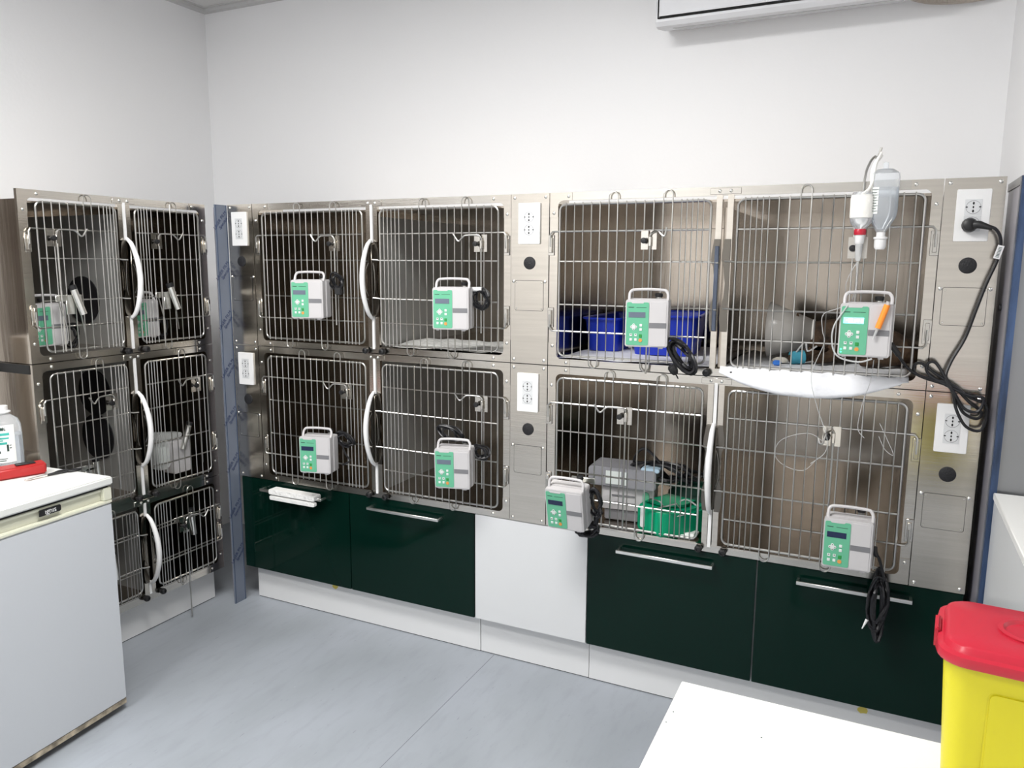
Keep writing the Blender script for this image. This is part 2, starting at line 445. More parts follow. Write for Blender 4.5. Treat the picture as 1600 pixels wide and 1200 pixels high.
        for s in (-1, 1):
            wl.tube(smooth_path([(mid+s*.012, -.012, zt-.01), (mid+s*.022, -.02, zc+.03), (mid+s*.024, -.02, zc-.03), (mid+s*.013, -.012, zb+.01)], 5), .0012, 5)
        wl.obj('latch_spring', M_wire, u)
    else:
        MB().prism(plate(mid-.010, -1), -.010, -.003).obj('latch_plate', M_darklatch, u, smooth=False)
        MB().prism(plate(mid+.024, -1), -.010, -.003).obj('latch_plate', M_darklatch, u, smooth=False)
        f_ = MB().box(mid-.024, mid-.010, -.017, -.010, zc-hh*.99, zc+hh*.85).obj('latch_channel', M_filme, u, bevel=.002, seg=1, label='latch channel still under blue protective film')
    # catch knobs
    for dx in (-.033, .05):
        MB().lathe([(.006, 0), (.006, .008), (.0125, .009), (.0135, .02), (.011, .026), (.006, .028), (.0058, .024), (0, .024)], (mid+dx, 0, z_open0-.014), 'y', 14).obj('catch_knob', M_black, u)
    return u

ZT, ZM, ZB = 1.87, 1.2435, .62
DM = .76
gL = 'double steel cage units of the main bank'
gap = .0016
U = {}
for key, lab, x0, x1, z0, z1, oz, latch in (
    ('LU', 'upper left double cage unit of the back wall, empty and dark inside, white handle', .1465, 1.4156, ZM+gap, ZT, (1.27, 1.842), 'handle'),
    ('LD', 'lower left double cage unit of the back wall above the two green drawers', .1465, 1.4156, ZB, ZM-gap, (.647, 1.214), 'handle'),
    ('RU', 'upper right double cage unit with the cat and blue trays, no white handle', 1.571, 2.8185, ZM+gap, ZT, (1.27, 1.842), 'plates'),
    ('RD', 'lower right double cage unit with discarded equipment inside its left half', 1.571, 2.8185, ZB, ZM-gap, (.647, 1.214), 'handle')):
    mid = (.784 if key[0] == 'L' else 2.1925)-x0
    U[key] = cage_unit(lab, (x0+gap/2, 0, z0), 0, x1-x0-gap, z1-z0, DM, .032, x1-x0-gap-.029, oz[0]-z0, oz[1]-z0, mid, .5365, 18, BIGBARS, latch, gL, key[1] == 'U')

# side bank (front faces +X)
SX, SY0, SW, SD = -.0934, -.884, .838, .74
gS = 'narrow double cage units of the left hand bank'
smid = -.4585-SY0
for key, lab, z0, z1, oz, bars in (
    ('SU', 'top double cage unit of the left bank with two pumps hung inside', ZM+gap, ZT, (1.27, 1.842), BIGBARS),
    ('SM', 'middle double cage unit of the left bank with black round ports inside', .6225, ZM-gap, (.645, 1.214), BIGBARS),
    ('SL', 'low bottom double cage unit of the left bank near the floor', .163, .6205, (.200, .592), LOWBARS)):
    U[key] = cage_unit(lab, (SX, SY0, z0), PI/2, SW, z1-z0, SD, .034, SW-.034, oz[0]-z0, oz[1]-z0, smid, .322, 12, bars, 'handle', gS, key == 'SU')
MB().box(-.001, .28, .013, SD, 0, .034).obj('side_band', M_gap, U['SM'], loc=(-.0015, 0, 1.2425-.6225-.034-.002), label='black strip along the seam')
# round black ports in the dividers
def port(unit, y, z):
    MB().lathe([(.104, 0), (.104, .004), (.09, .006), (0, .006)], (smid-.007, y, z), 'x', 28).obj('round_port', M_vent, unit)
for uk, zz, xx in (('SU', 1.455, -.37), ('SM', 1.06, -.345), ('SM', .865, -.345)):
    u = U[uk]
    MB().lathe([(.100, -.005), (.100, 0)], (0, 0, 0), 'x', 28).obj('round_port', M_vent, u, loc=(smid-.0065, SX-xx, zz-(ZM+gap if uk == 'SU' else .6225)))
# plinth of the left bank
t = thing('plinth_box', 'white recessed plinth carrying the left cage bank', 'plinth', (-.15, SY0, 0))
MB().box(-.6, -.003, .022, .823, 0, .004).obj('shadow_gap_strip', M_gap, t, smooth=False)  # black strip stands in for the shade line under the plinth board
MB().box(-.6, 0, .02, .825, .004, .1625).obj('plinth_board', M_plinth, t, smooth=False)

# ---------------------------------------------------------------- service columns
def socket_plate(parent, x0, x1, z0, z1, tall=1):
    pl = MB().prism(rrect(x0, x1, z0, z1, .003, 2), -.008, 0).obj('socket_plate', M_white, parent, bevel=.001, seg=1)
    cx = (x0+x1)/2; cz = (z0+z1)/2
    for s in (.5, -.5):
        c = cz+s*.046
        MB().prism(rrect(cx-.0215, cx+.0215, c-.0225, c+.0225, .0015, 2), -.0088, -.008).obj('socket_insert', M_cabw, pl, smooth=False)
        m = MB()
        for dz, r in ((.011, .0032), (0, .0026), (-.011, .0032)):
            m.prism([(cx+r*.8*math.cos(a), c+dz+r*1.35*math.sin(a)) for a in [2*PI*k/8 for k in range(8)]], -.0094, -.0086)
        m.box(cx-.0195, cx-.014, -.0094, -.0086, c-.001, c+.002).box(cx+.014, cx+.0195, -.0094, -.0086, c-.001, c+.002)
        m.obj('socket_holes', M_gap, pl)
        ring = MB().tube([(cx+.0185*math.cos(a), -.0089, c+.0185*math.sin(a)) for a in [2*PI*k/20 for k in range(20)]], .0006, 4, closed=True)
        ring.obj('socket_rim', M_band, pl)
    return pl
def column(label, x0, x1, z0, z1):
    t = thing('service_panel', label, 'panel', (x0+gap, 0, z0), group='steel service panels between the cages')
    W = x1-x0-2*gap; H = z1-z0
    MB().box(0, W, -.003, .015, 0, H).box(.004, W-.004, .015, .2, .01, H-.01).obj('front_sheet', M_steel, t, smooth=False)
    cx = W/2
    socket_plate(t, cx-.044+.0, cx+.043, H-.181, H-.033)
    for c in t.children:
        if c.name.startswith('socket_plate'): c.location.y = -.003
    MB().lathe([(.0235, 0), (.0235, .002), (.021, .003), (0, .003)], (cx, -.003, H-.25), 'y', 24).obj('round_vent', M_vent, t)
    cov = MB().prism(rrect(cx-.058, cx+.056, H-.425, H-.315, .006, 2), -.0042, -.003).obj('access_cover', M_steel, t, smooth=False)
    MB().tube([(x, -.0035, z) for x, z in rrect(cx-.0586, cx+.0566, H-.4256, H-.3144, .006, 3)], .0007, 4, closed=True).obj('cover_seam', M_gap, cov)
    rv = MB()
    for x, z in ((.014, H-.014), (W-.014, H-.014), (.014, .014), (W-.014, .014), (cx-.065, H-.318), (cx+.063, H-.318)):
        rv.lathe([(.0060, 0), (.0057, .0022), (.0035, .0040), (0, .0046)], (x, -.003, z), 'y', 8)
    for x, z in ((cx-.052, H-.418), (cx+.05, H-.418), (cx+.05, H-.322), (cx-.052, H-.322)):
        rv.lathe([(.003, 0), (.002, .0015), (0, .002)], (x, -.004, z), 'y', 6)
    o = rv.obj('rivets', M_rivet, t); o['kind'] = 'stuff'
    return t
for nm, x0, x1 in (('left', 0, .1465), ('middle', 1.4156, 1.571), ('right', 2.8185, 2.975)):
    for pos, z0, z1 in (('upper', ZM+gap, ZT), ('lower', ZB, ZM-gap)):
        extra = {'left': 'beside the blue film strip', 'middle': 'between the two double cage units', 'right': 'with a black plug in its socket' if pos == 'upper' else 'with two free sockets, next to the dark gap'}[nm]
        column('%s steel service panel %s' % (pos, extra), x0, x1, z0, z1)

# blue film corner strip between the two banks
t = thing('corner_strip', 'tall steel corner strip covered in printed blue protective film', 'strip', (-.008, -.070, 0))
MB().box(-.003, .003, 0, .069, 0, 1.868).obj('film_strip', M_film, t, smooth=False)
MB().box(-.07, -.0035, .060, .066, 0, 1.86).obj('return_strip', M_lav, t, smooth=False)
MB().box(.003, .0042, .004, .006, 0, 1.866).box(.003, .0042, .063, .065, 0, 1.866).obj('fold_line', M_filmd, t, smooth=False)
for i in range(9):
    z = 1.80-.222*i
    if z < .05: break
    text_obj('film_print', 'LASER FILM', .021, M_filmtx, t, (.0036, .026, z), (PI/2, -.85, PI/2), .0002)
    text_obj('film_print', 'Speciale', .021, M_filmtx, t, (.0036, .044, z-.012), (PI/2, -.85, PI/2), .0002, shear=.2)

# ---------------------------------------------------------------- base cabinets under the main bank
def handle_bar(parent, x0, x1, z):
    return MB().box(x0, x1, -.040, -.032, z-.006, z+.006).box(x0, x0+.008, -.032, 0, z-.005, z+.005).box(x1-.008, x1, -.032, 0, z-.005, z+.005).obj('handle', M_silver, parent, bevel=.001, seg=1, loc=(0, 0, 0))
ZD0, ZD1 = .172, .617
def cabinet(label, x0, x1, fronts, px0, px1, py=.05):
    t = thing('base_cabinet', label, 'cabinet', (x0, 0, 0))
    MB().box(.004, x1-x0-.004, .02, .60, .165, .6185).obj('carcass', M_carc, t, smooth=False)
    MB().box(px0-x0, px1-x0-.001, py, py+.016, .004, .1645).obj('plinth', M_plinth, t, smooth=False)
    MB().box(px0-x0, px1-x0, py+.003, py+.014, 0, .004).obj('shadow_gap_strip', M_gap, t, smooth=False)  # shadow gap below the plinth, made as a dark recessed strip
    for a, b, m, hb in fronts:
        f = MB().box(0, b-a, 0, .019, ZD0, ZD1).obj('drawer_front' if hb else 'front_panel', m, t, bevel=.0012, seg=2, loc=(a-x0, 0, 0))
        if hb: handle_bar(f, hb[0]-a, hb[1]-a, .578)
    return t
cabinet('low cabinet with two dark green drawers left of the white panel', .004, 1.258, [(.006, .630, M_dgreen, (.150, .505)), (.634, 1.256, M_dgreen, (.752, 1.109))], .030, 1.2585)
cabinet('low cabinet with plain white front between the green drawers', 1.259, 1.743, [(1.2605, 1.742, M_cabw, None)], 1.2605, 1.741, .052)
cabinet('low cabinet with two dark green drawers right of the white panel', 1.744, 2.975, [(1.7455, 2.3565, M_dgreen, (1.866, 2.215)), (2.3615, 2.972, M_dgreen, (2.490, 2.833))], 1.743, 2.975)

# ---------------------------------------------------------------- right side: film covered steel unit, low white wall unit
t = thing('steel_side_unit', 'tall steel unit end at the right edge with crumpled blue film on its corner', 'unit', (2.993, -.150, 0))
MB().box(.004, .60, .004, .30, 0, 1.855).obj('body', M_greyst, t, smooth=False)
MB().box(0, .004, .022, .265, 0, 1.855).obj('side_sheet', M_lav, t, smooth=False)
MB().box(-.003, .004, 0, .022, 0, 1.857).obj('edge_strip', M_filme, t, smooth=False)
MB().box(-.001, .016, -.004, 0, 0, 1.857).obj('film_edge', M_filmd, t, smooth=False)
MB().box(-.003, .0, .022, .265, 1.835, 1.857).obj('top_band', M_greyst, t, smooth=False)
MB().lathe([(.010, 0), (.010, .006), (.006, .007), (0, .007)], (-.007, .16, 1.50), 'x', 12).obj('black_stud', M_black, t)
t = thing('low_side_counter', 'low white counter at the right edge under the grey steel', 'counter', (3.0, -.92, 0))
MB().box(.003, .60, 0, .755, 0, .972).obj('body', M_cabw, t, smooth=False)
MB().box(0, .60, 0, .757, .973, .992).obj('counter_top', M_table, t, bevel=.002, seg=1)

# ---------------------------------------------------------------- air conditioner
t = thing('air_conditioner', 'white wall-mounted air conditioner cut by the top edge', 'air conditioner', (1.770, YB-.001, 2.566))
pts = [(0, .038), (-.05, .024), (-.16, .002), (-.188, .004), (-.198, .020), (-.200, .05), (-.200, .27), (-.17, .30), (0, .30)]
m = MB(); n = len(pts)
m.add([(x, y, z) for x in (0, 1.0) for y, z in pts], [tuple(range(n)), tuple(range(2*n-1, n-1, -1))] + [(i, (i+1) % n, (i+1) % n+n, i+n) for i in range(n)])
m.obj('body', M_ac, t, smooth=False)
MB().box(.012, .988, -.206, -.2005, .036, .268).obj('front_panel', M_ac, t, bevel=.003)
MB().box(.012, .988, -.203, -.1995, .030, .0355).box(.008, .0115, -.204, -.1995, .031, .268).obj('panel_seam', M_gap, t, smooth=False)
m = MB(); m.add([(.06, -.155, -.0005), (.9, -.155, -.0005), (.9, -.06, .0185), (.06, -.06, .0185), (.06, -.155, .004), (.9, -.155, .004), (.9, -.06, .023), (.06, -.06, .023)],
      [(0, 1, 2, 3), (7, 6, 5, 4), (0, 4, 5, 1), (1, 5, 6, 2), (2, 6, 7, 3), (3, 7, 4, 0)])
m.obj('louvre', M_cabw, t, smooth=False)
o = MB().tube(smooth_path([(2.64, .77, 2.63), (2.75, .77, 2.588), (2.86, .77, 2.575), (2.96, .77, 2.58), (3.02, .77, 2.60)], 8), .012, 8).obj('corrugated_hose', mat('beige_hose', (.50, .45, .40), .6, bump=.8, bscale=150), loc=(0, 0, 0))
tag(o, 'beige corrugated hose along the wall right of the air conditioner', 'hose')

# ---------------------------------------------------------------- drip hooks on the doors
def hook(label, loc, rz=0, d=-1, drop=.34, arm=.105, rise=0, small=False, g='bent wire drip hooks clamped to the cage doors'):
    t = thing('drip_hook', label, 'hook', loc, rz, g)
    MB().box(-.027, -.002, -.004, -.001, -.032, .032).box(.004, .027, -.002, .001, -.032, .032).obj('clamp_plate', M_steelh, t, smooth=False)
    kx = -.013 if d < 0 else -.013
    MB().lathe([(.004, 0), (.004, .010), (.0095, .011), (.0105, .018), (.009, .024), (0, .025)], (kx, -.004, -.002), 'y', 14).obj('clamp_knob', M_black, t)
    rx = .006
    MB().box(rx-.005, rx+.005, -.014, -.004, -.022, .012).obj('rod_sleeve', M_steelh, t, bevel=.002, seg=1)
    if small:
        path = [(rx, -.010, -drop), (rx, -.010, -.02), (rx, -.010, -.006), (rx, -.010, .01), (rx-.006, -.016, .02), (rx-.018*1, -.05, .018), (rx-.024, -.065, .0), (rx-.028, -.075, -.012), (rx-.036, -.078, -.010), (rx-.04, -.074, .004)]
        if d > 0: path = [(rx, -.010, -drop), (rx, -.010, -.02), (rx, -.010, -.004), (rx, -.010, .015), (rx+.010, -.014, .026), (rx+.035, -.04, .028), (rx+.055, -.05, .012), (rx+.062, -.05, .016), (rx+.066, -.048, .040)]
    else:
        path = [(rx, -.010, -drop), (rx, -.010, -.01), (rx, -.010, .004), (rx, -.010, .016+rise), (rx+d*.005, -.011, .026+rise), (rx+d*.014, -.012, .030+rise), (rx+d*(arm*.55), -.014, .030+rise), (rx+d*(arm*.68), -.016, .026+rise),
                (rx+d*(arm*.84), -.018, .010+rise), (rx+d*(arm*.90), -.019, .009+rise), (rx+d*(arm*.96), -.020, .014+rise), (rx+d*(arm*1.10), -.022, .036+rise)]
    MB().tube(smooth_path(path, 4), .0033, 8).obj('hook_rod', M_wire, t)
    return t
hook('drip hook on the upper left door of the back bank, arm pointing left', (.605, -.014, 1.697))
hook('drip hook on the upper door just left of the middle service panel', (1.295, -.014, 1.693))
hook('drip hook on the lower left door of the back bank', (.647, -.014, 1.074))
hook('drip hook on the lower door left of the middle service panel', (1.298, -.014, 1.077))
hook('drip hook turned to the front on the door of the cage with blue trays', (1.946, -.014, 1.70), d=1, small=True, drop=.46)
hook('drip hook on the door in front of the stored equipment', (1.878, -.014, 1.082), drop=.42)
hook('short drip hook pointing forward on the lower right empty cage', (2.565, -.014, 1.079), d=-1, small=True, drop=.34)
# tall pole that carries the bottles
t = thing('drip_hook', 'raised drip hook with taped tip holding the two infusion bottles', 'hook', (2.600, -.014, 1.672), 0, None)
MB().box(-.027, -.002, -.004, -.001, -.032, .032).box(.004, .027, -.002, .001, -.032, .032).obj('clamp_plate', M_steelh, t, smooth=False)
MB().lathe([(.004, 0), (.004, .010), (.0095, .011), (.0105, .018), (.009, .024), (0, .025)], (-.013, -.004, -.002), 'y', 14).obj('clamp_knob', M_black, t)
MB().tube(smooth_path([(.004, -.010, -.20), (.004, -.010, .05), (.006, -.014, .20), (.016, -.03, .245), (.030, -.05, .262), (.037, -.058, .252), (.040, -.062, .262), (.046, -.066, .285)], 6), .0036, 8).obj('hook_rod', M_wire, t)
# side bank hooks
def sloc(y, z, off=.014): return (SX+off, y, z)
hook('drip hook on the leftmost top door of the left bank, arm pointing right', sloc(-.770, 1.702), PI/2, d=1, drop=.42, g='bent wire drip hooks on the left bank')
hook('drip hook on the top right door of the left bank', sloc(-.325, 1.702), PI/2, d=1, drop=.42, g='bent wire drip hooks on the left bank')
hook('drip hook on the middle left door of the left bank, arm pointing left', sloc(-.587, 1.060), PI/2, d=-1, drop=.36, g='bent wire drip hooks on the left bank')
hook('drip hook on the middle right door of the left bank', sloc(-.165, 1.072), PI/2, d=-1, drop=.36, g='bent wire drip hooks on the left bank')
hook('drip hook on the bottom door of the left bank, rod reaching to the floor', sloc(-.275, .452), PI/2, d=1, drop=.44, g='bent wire drip hooks on the left bank')

# ---------------------------------------------------------------- infusion pumps
def pump(label, loc, rz=0, rx=0, ry=0, disp=M_lcd, cord=None, group='white and green infusion pumps', on=False, clampd=.05, wrapped=False):
    t = thing('infusion_pump', label, 'infusion pump', loc, math.radians(rz), group, math.radians(rx), math.radians(ry))
    W, H, D = .07, .157, .072
    m = MB(); m.prism(rrect(-W, W, 0, H, .007, 3), 0, .030); m.prism(rrect(-W+.002, W+.004, .002, H+.002, .007, 3), .030, D)
    m.obj('body', M_pump, t, bevel=.003, seg=2)
    # carrying handle: a loop leaning back
    hp = [(-.060, .018, H-.004), (-.060, .028, H+.018), (-.054, .032, H+.028), (-.044, .034, H+.031), (0, .034, H+.033), (.050, .034, H+.031), (.060, .032, H+.027), (.066, .028, H+.016), (.066, .018, H-.004)]
    MB().tube(smooth_path(hp, 3), .0050, 8).obj('handle', M_pump, t)
    pn = MB().prism(rrect(-.066, .007, .006, .148, .005, 3), -.0016, .0005).obj('control_panel', M_green, t, smooth=False)
    MB().prism([(-.052, .149), (-.048, .1445), (-.012, .1445), (-.008, .149)], -.0022, 0).obj('panel_notch', M_pump, pn, smooth=False)
    dsp = MB().box(-.0592, -.004, -.0024, 0, .0975, .1155).obj('display', disp, pn, smooth=False)
    m = MB().box(-.060, -.042, -.0019, -.001, .1300, .1325).box(-.034, -.001, -.0019, -.001, .1303, .1318).obj('panel_print', M_ink, pn, smooth=False)
    m = MB()
    for dx, dz in ((0, .0065), (0, -.0065), (.0065, 0), (-.0065, 0), (0, 0)):
        m.lathe([(.0050, 0), (.0050, .0012), (0, .0013)], (-.0415+dx, -.0014, .0665+dz), 'y', 10)
    for bx, bz in ((-.018, .0725), (-.018, .0585), (-.050, .0400), (-.034, .0400), (-.050, .0245), (-.034, .0245)):
        m.box(bx-.0042, bx+.0042, -.0030, -.001, bz-.0044, bz+.0044)
    m.obj('buttons', M_btn, pn, bevel=.0006, seg=1)
    m = MB()
    for dx, dz in ((0, .0075), (0, -.0075), (.0075, 0), (-.0075, 0)):
        m.box(-.0415+dx-.0014, -.0415+dx+.0014, -.0032, -.0026, .0665+dz-.0012, .0665+dz+.0012)
    for bx, bz in ((-.050, .0415), (-.034, .0415)): m.box(bx-.002, bx+.002, -.0034, -.0028, bz-.001, bz+.0015)
    m.obj('button_marks', M_ink, pn, smooth=False)
    MB().box(-.0235, -.0135, -.0030, -.001, .0315, .0425).obj('start_button', M_btng, pn, bevel=.0008, seg=1)
    MB().prism([(-.0185+.0062*math.cos(a+.39), .0225+.0062*math.sin(a+.39)) for a in [PI/4*k for k in range(8)]], -.0030, -.001).obj('stop_button', M_btno, pn, smooth=False)
    MB().prism(rrect(.0105, .064, .004, .150, .004, 2), -.0014, .0005).obj('front_cover', M_pump, t, smooth=False, bevel=.0006, seg=1)
    MB().box(.009, .0645, -.0022, .001, .0640, .0810).obj('grey_band', M_band, t, smooth=False)
    MB().box(.0655, .0705, .004, .022, .0600, .0700).obj('cover_latch', M_pump, t, bevel=.0008, seg=1)
    MB().box(-.058, -.046, .006, .02, -.004, .0).obj('foot', M_pump, t, smooth=False)
    MB().box(.04, .055, .006, .02, -.005, .0).obj('foot', M_pump, t, smooth=False)
    # pole clamp on the back
    MB().box(-.02, .02, D, D+clampd, .05, .11).box(-.030, .060, D+clampd-.006, D+clampd, .112, .132).lathe([(.010, .07), (.010, H+.006)], (.032, D+.016, 0), 'z', 12).obj('clamp', M_silver, t, bevel=.001, seg=1)
    MB().lathe([(.012, H+.006), (.013, H+.010), (.013, H+.017), (.010, H+.019), (0, H+.019)], (.032, D+.016, 0), 'z', 12).obj('clamp_knob', M_black, t)
    if on:
        MB().box(-.046, -.034, -.0029, -.0020, .103, .112).box(-.030, -.026, -.0029, -.0020, .1005, .110).box(-.024, -.016, -.0029, -.0020, .103, .1115).box(-.012, -.006, -.0029, -.0020, .1005, .111).box(-.052, -.048, -.0029, -.0020, .1055, .1085).box(-.046, -.03, -.0029, -.0020, .1000, .1015).obj('display_text', M_lcdtx, dsp, smooth=False)
        m = MB()
        for z in (.013, .021): m.lathe([(.0028, 0), (.0024, .0015), (0, .002)], (-.0605, -.0014, z), 'y', 8)
        m.obj('status_lights', M_led, pn)
    return t
def bundle(t, c, a, b, turns=5, tilt=0, r=.0042, seed=1, thick=.02, name='power_cord', plane='xz', tie=True):
    """coiled cord around centre c (local), half axes a,b in x,z"""
    rnd = random.Random(seed); pts = []
    n = turns*10
    for i in range(n):
        ang = 2*PI*i/10; k = i//10
        ra = a*(1+.38*math.sin(k*2.1+seed))*(1+.12*(rnd.random()-.5)); rb = b*(1+.24*math.cos(k*1.7+seed))*(1+.10*(rnd.random()-.5))
        x = ra*math.cos(ang); z = rb*math.sin(ang)
        y = thick*(rnd.random()-.5)+thick*.4*math.sin(k*2.4)
        ct, st = math.cos(tilt), math.sin(tilt)
        pts.append((c[0]+x*ct-z*st, c[1]+y, c[2]+x*st+z*ct))
    return MB().tube(smooth_path(pts, 2), r, 6).obj(name, M_cord, t)

gp = 'white and green infusion pumps on the cage doors'
P = {}
P[1] = pump('infusion pump on the upper left cage of the back bank, grey display', (.548, -.132, 1.389), rz=15, group=gp)
P[2] = pump('infusion pump on the upper cage beside the middle service panel', (1.228, -.130, 1.371), rz=15, group=gp)
P[3] = pump('infusion pump on the lower left cage of the back bank, dark display', (.566, -.138, .734), rz=14, disp=M_lcdd, group=gp)
P[4] = pump('infusion pump on the lower cage beside the middle service panel, cord over its top', (1.236, -.138, .757), rz=14, rx=3, group=gp)
P[5] = pump('infusion pump in front of the blue trays with a black cord bundle below', (1.982, -.140, 1.346), rz=11, group=gp)
P[6] = pump('running infusion pump with lit display and orange capped needle', (2.640, -.150, 1.352), rz=0, disp=M_lcdon, on=True, group=gp)
P[7] = pump('infusion pump tipped forward over the white cabinet panel', (1.725, -.180, .683), rz=0, rx=13, disp=M_lcdd, group=gp, clampd=.09)
P[8] = pump('infusion pump at the lower right above the last green drawer', (2.637, -.140, .690), rz=0, disp=M_lcdd, group=gp)
bundle(P[1], (.100, .078, .150), .022, .030, 5, .3, seed=3)
MB().box(.095, .125, .06, .09, .095, .125).obj('plug', M_black, P[1], bevel=.004)
bundle(P[2], (.102, .060, .115), .026, .034, 6, .3, seed=5)
MB().lathe([(.009, 0), (.009, .035)], (.072, .055, .150), 'x', 12).obj('cord_tie', M_white, P[2])
bundle(P[3], (.100, .08, .135), .034, .022, 5, -.5, seed=6)
MB().tube(smooth_path([(.085, .08, .12), (.11, .06, .08), (.135, .05, .05), (.10, .05, .03)], 5), .004, 6).obj('cord_tail', M_cord, P[3])
m_ = bundle(P[4], (-.035, .095, .195), .045, .022, 4, -.35, seed=7)
bundle(P[4], (.095, .075, .13), .028, .022, 5, -.4, seed=8)
bundle(P[5], (.118, .040, -.030), .024, .058, 6, .62, r=.0055, seed=9)
MB().lathe([(.010, 0), (.014, .01), (.015, .026), (.011, .032), (0, .032)], (0, 0, 0), 'z', 12).tube([(0, .004, 0), (0, .004, -.018)], .002).tube([(0, -.006, 0), (0, -.006, -.018)], .002).obj('plug', M_black, P[5], loc=(.100, .010, -.086)).rotation_euler = (.3, -.5, 0)
MB().tube(smooth_path([(.072, .055, .010), (.078, .045, -.005), (.088, .04, -.03), (.10, .04, -.06)], 4), .0085, 8).obj('cord_boot', M_cord, P[5])
bundle(P[7], (.090, .075, .085), .018, .048, 6, .1, seed=10)
bundle(P[7], (.055, .070, -.030), .036, .022, 6, .3, r=.0058, seed=11)
MB().tube(smooth_path([(.09, .08, .04), (.085, .075, 0), (.06, .07, -.02)], 4), .010, 8).obj('cord_boot', M_cord, P[7])
bundle(P[8], (.100, .070, -.125), .013, .095, 6, .03, r=.0058, seed=12, thick=.03)
bundle(P[8], (.098, .062, -.115), .024, .075, 4, -.06, r=.0052, seed=13, thick=.03)
MB().tube(smooth_path([(.076, .045, .072), (.080, .042, .050), (.092, .045, .035), (.105, .055, -.01), (.11, .06, -.04)], 5), [.008 if i < 8 else .0045 for i in range(21)], 8).obj('cord_lead', M_cord, P[8])
MB().tube([(.072, .035, -.165), (.060, .03, -.195)], [.005, .0015], 8).obj('plug_tip', M_white, P[8])
# syringe needle cap hanging on pump 6
t = thing('capped_needle', 'orange capped needle clipped on the running pump', 'needle', (2.674, -.158, 1.395))
MB().tube([(.020, 0, .112), (.0, -.002, .044)], .0085, 10).obj('orange_cap', M_orange, t, label='bright orange needle cap')
MB().tube([(.022, 0, .122), (.020, 0, .112)], .005, 8).tube([(.0, -.002, .046), (-.010, -.002, .012)], [.004, .0028], 8).obj('hub', M_tube, t)

# pumps inside the left bank, seen through the bars
def clamp_front(t, x, z0):
    MB().box(x-.055, x+.030, -.012, -.006, z0+.026, z0+.050).box(x-.028, x-.0, -.012, -.006, z0-.03, z0+.03).obj('cross_plate', M_silver, t, bevel=.002, seg=1)
    MB().tube([(x+.014, -.035, z0-.030), (x-.002, -.025, z0+.055)], .0115, 14).obj('clamp_tube', M_silver, t)
    MB().tube([(x-.002, -.025, z0+.055), (x-.005, -.023, z0+.072)], .013, 12).obj('clamp_knob', M_black, t)
def side_pump(label, y, z, rz=0, back=False, clampz=.195):
    t = pump(label, (SX-.045, y, z), rz=90+rz, group='infusion pumps hung inside the left bank')
    return t
s1 = side_pump('infusion pump inside the top left cage of the left bank', -.775, 1.300)
s2 = side_pump('infusion pump inside the top right cage of the left bank', -.355, 1.298)
for tt, cy in ((s1, .062), (s2, .080)):
    MB().box(cy-.07, cy+.035, -.062, -.056, .168, .192).box(cy-.030, cy+.004, -.062, -.056, .118, .172).obj('cross_plate', M_silver, tt, bevel=.002, seg=1)
    MB().tube([(cy+.020, -.085, .118), (cy-.006, -.075, .212)], .0125, 14).obj('clamp_tube', M_silver, tt)
    MB().tube([(cy-.006, -.075, .212), (cy-.011, -.073, .228)], .014, 12).obj('clamp_knob', M_black, tt)
    MB().tube([(cy+.016, -.075, .118), (cy+.034, -.065, .030)], .0028, 6).tube([(cy-.065, -.07, .17), (cy-.040, -.07, .07), (cy-.04, -.07, .02)], .0028, 6).obj('clamp_rods', M_wire, tt)
    bundle(tt, (.105, .03, .03), .026, .04, 4, 0, seed=21)
# wrapped pump in middle right cage
t = thing('wrapped_pump', 'white pump wrapped in clear plastic in the middle right cage', 'infusion pump', (SX-.06, -.245, .668), PI/2)
MB().prism(rrect(-.01, .085, 0, .15, .008, 3), -.01, .06).obj('body', M_pump, t, bevel=.003)
MB().prism(rrect(-.085, -.015, .03, .165, .02, 3), .0, .05).prism([(-.08, .17), (.05, .15), (.06, .18), (-.06, .20)], .0, .05).obj('plastic_wrap', M_wrap, t, bevel=.01)
MB().prism(rrect(-.07, -.02, .06, .13, .01, 3), .005, .045).obj('inner_box', M_btn, t, bevel=.003)
MB().tube([(.035, -.02, .11), (.070, -.03, .215)], .0125, 14).obj('clamp_tube', M_silver, t)
MB().tube([(.070, -.03, .215), (.074, -.032, .230)], .014, 12).obj('clamp_knob', M_black, t)
for lab, y, z in (('silver pole clamp in the middle left cage behind the fridge corner', -.66, .765), ('silver pole clamp in the bottom right cage of the left bank', -.215, .425), ('silver pole clamp in the bottom left cage of the left bank', -.62, .36)):
    t = thing('pole_clamp', lab, 'clamp', (SX-.014, y, z), PI/2)
    MB().box(-.085, .0, .0, .006, .03, .055).box(-.04, -.004, .0, .006, -.03, .04).obj('cross_plate', M_silver, t, bevel=.002, seg=1)
    MB().tube([(.008, -.012, -.045), (.0, -.008, .065)], .0125, 14).obj('clamp_tube', M_silver, t)
    MB().tube([(.0, -.008, .065), (-.001, -.008, .080)], .014, 12).obj('clamp_knob', M_black, t)

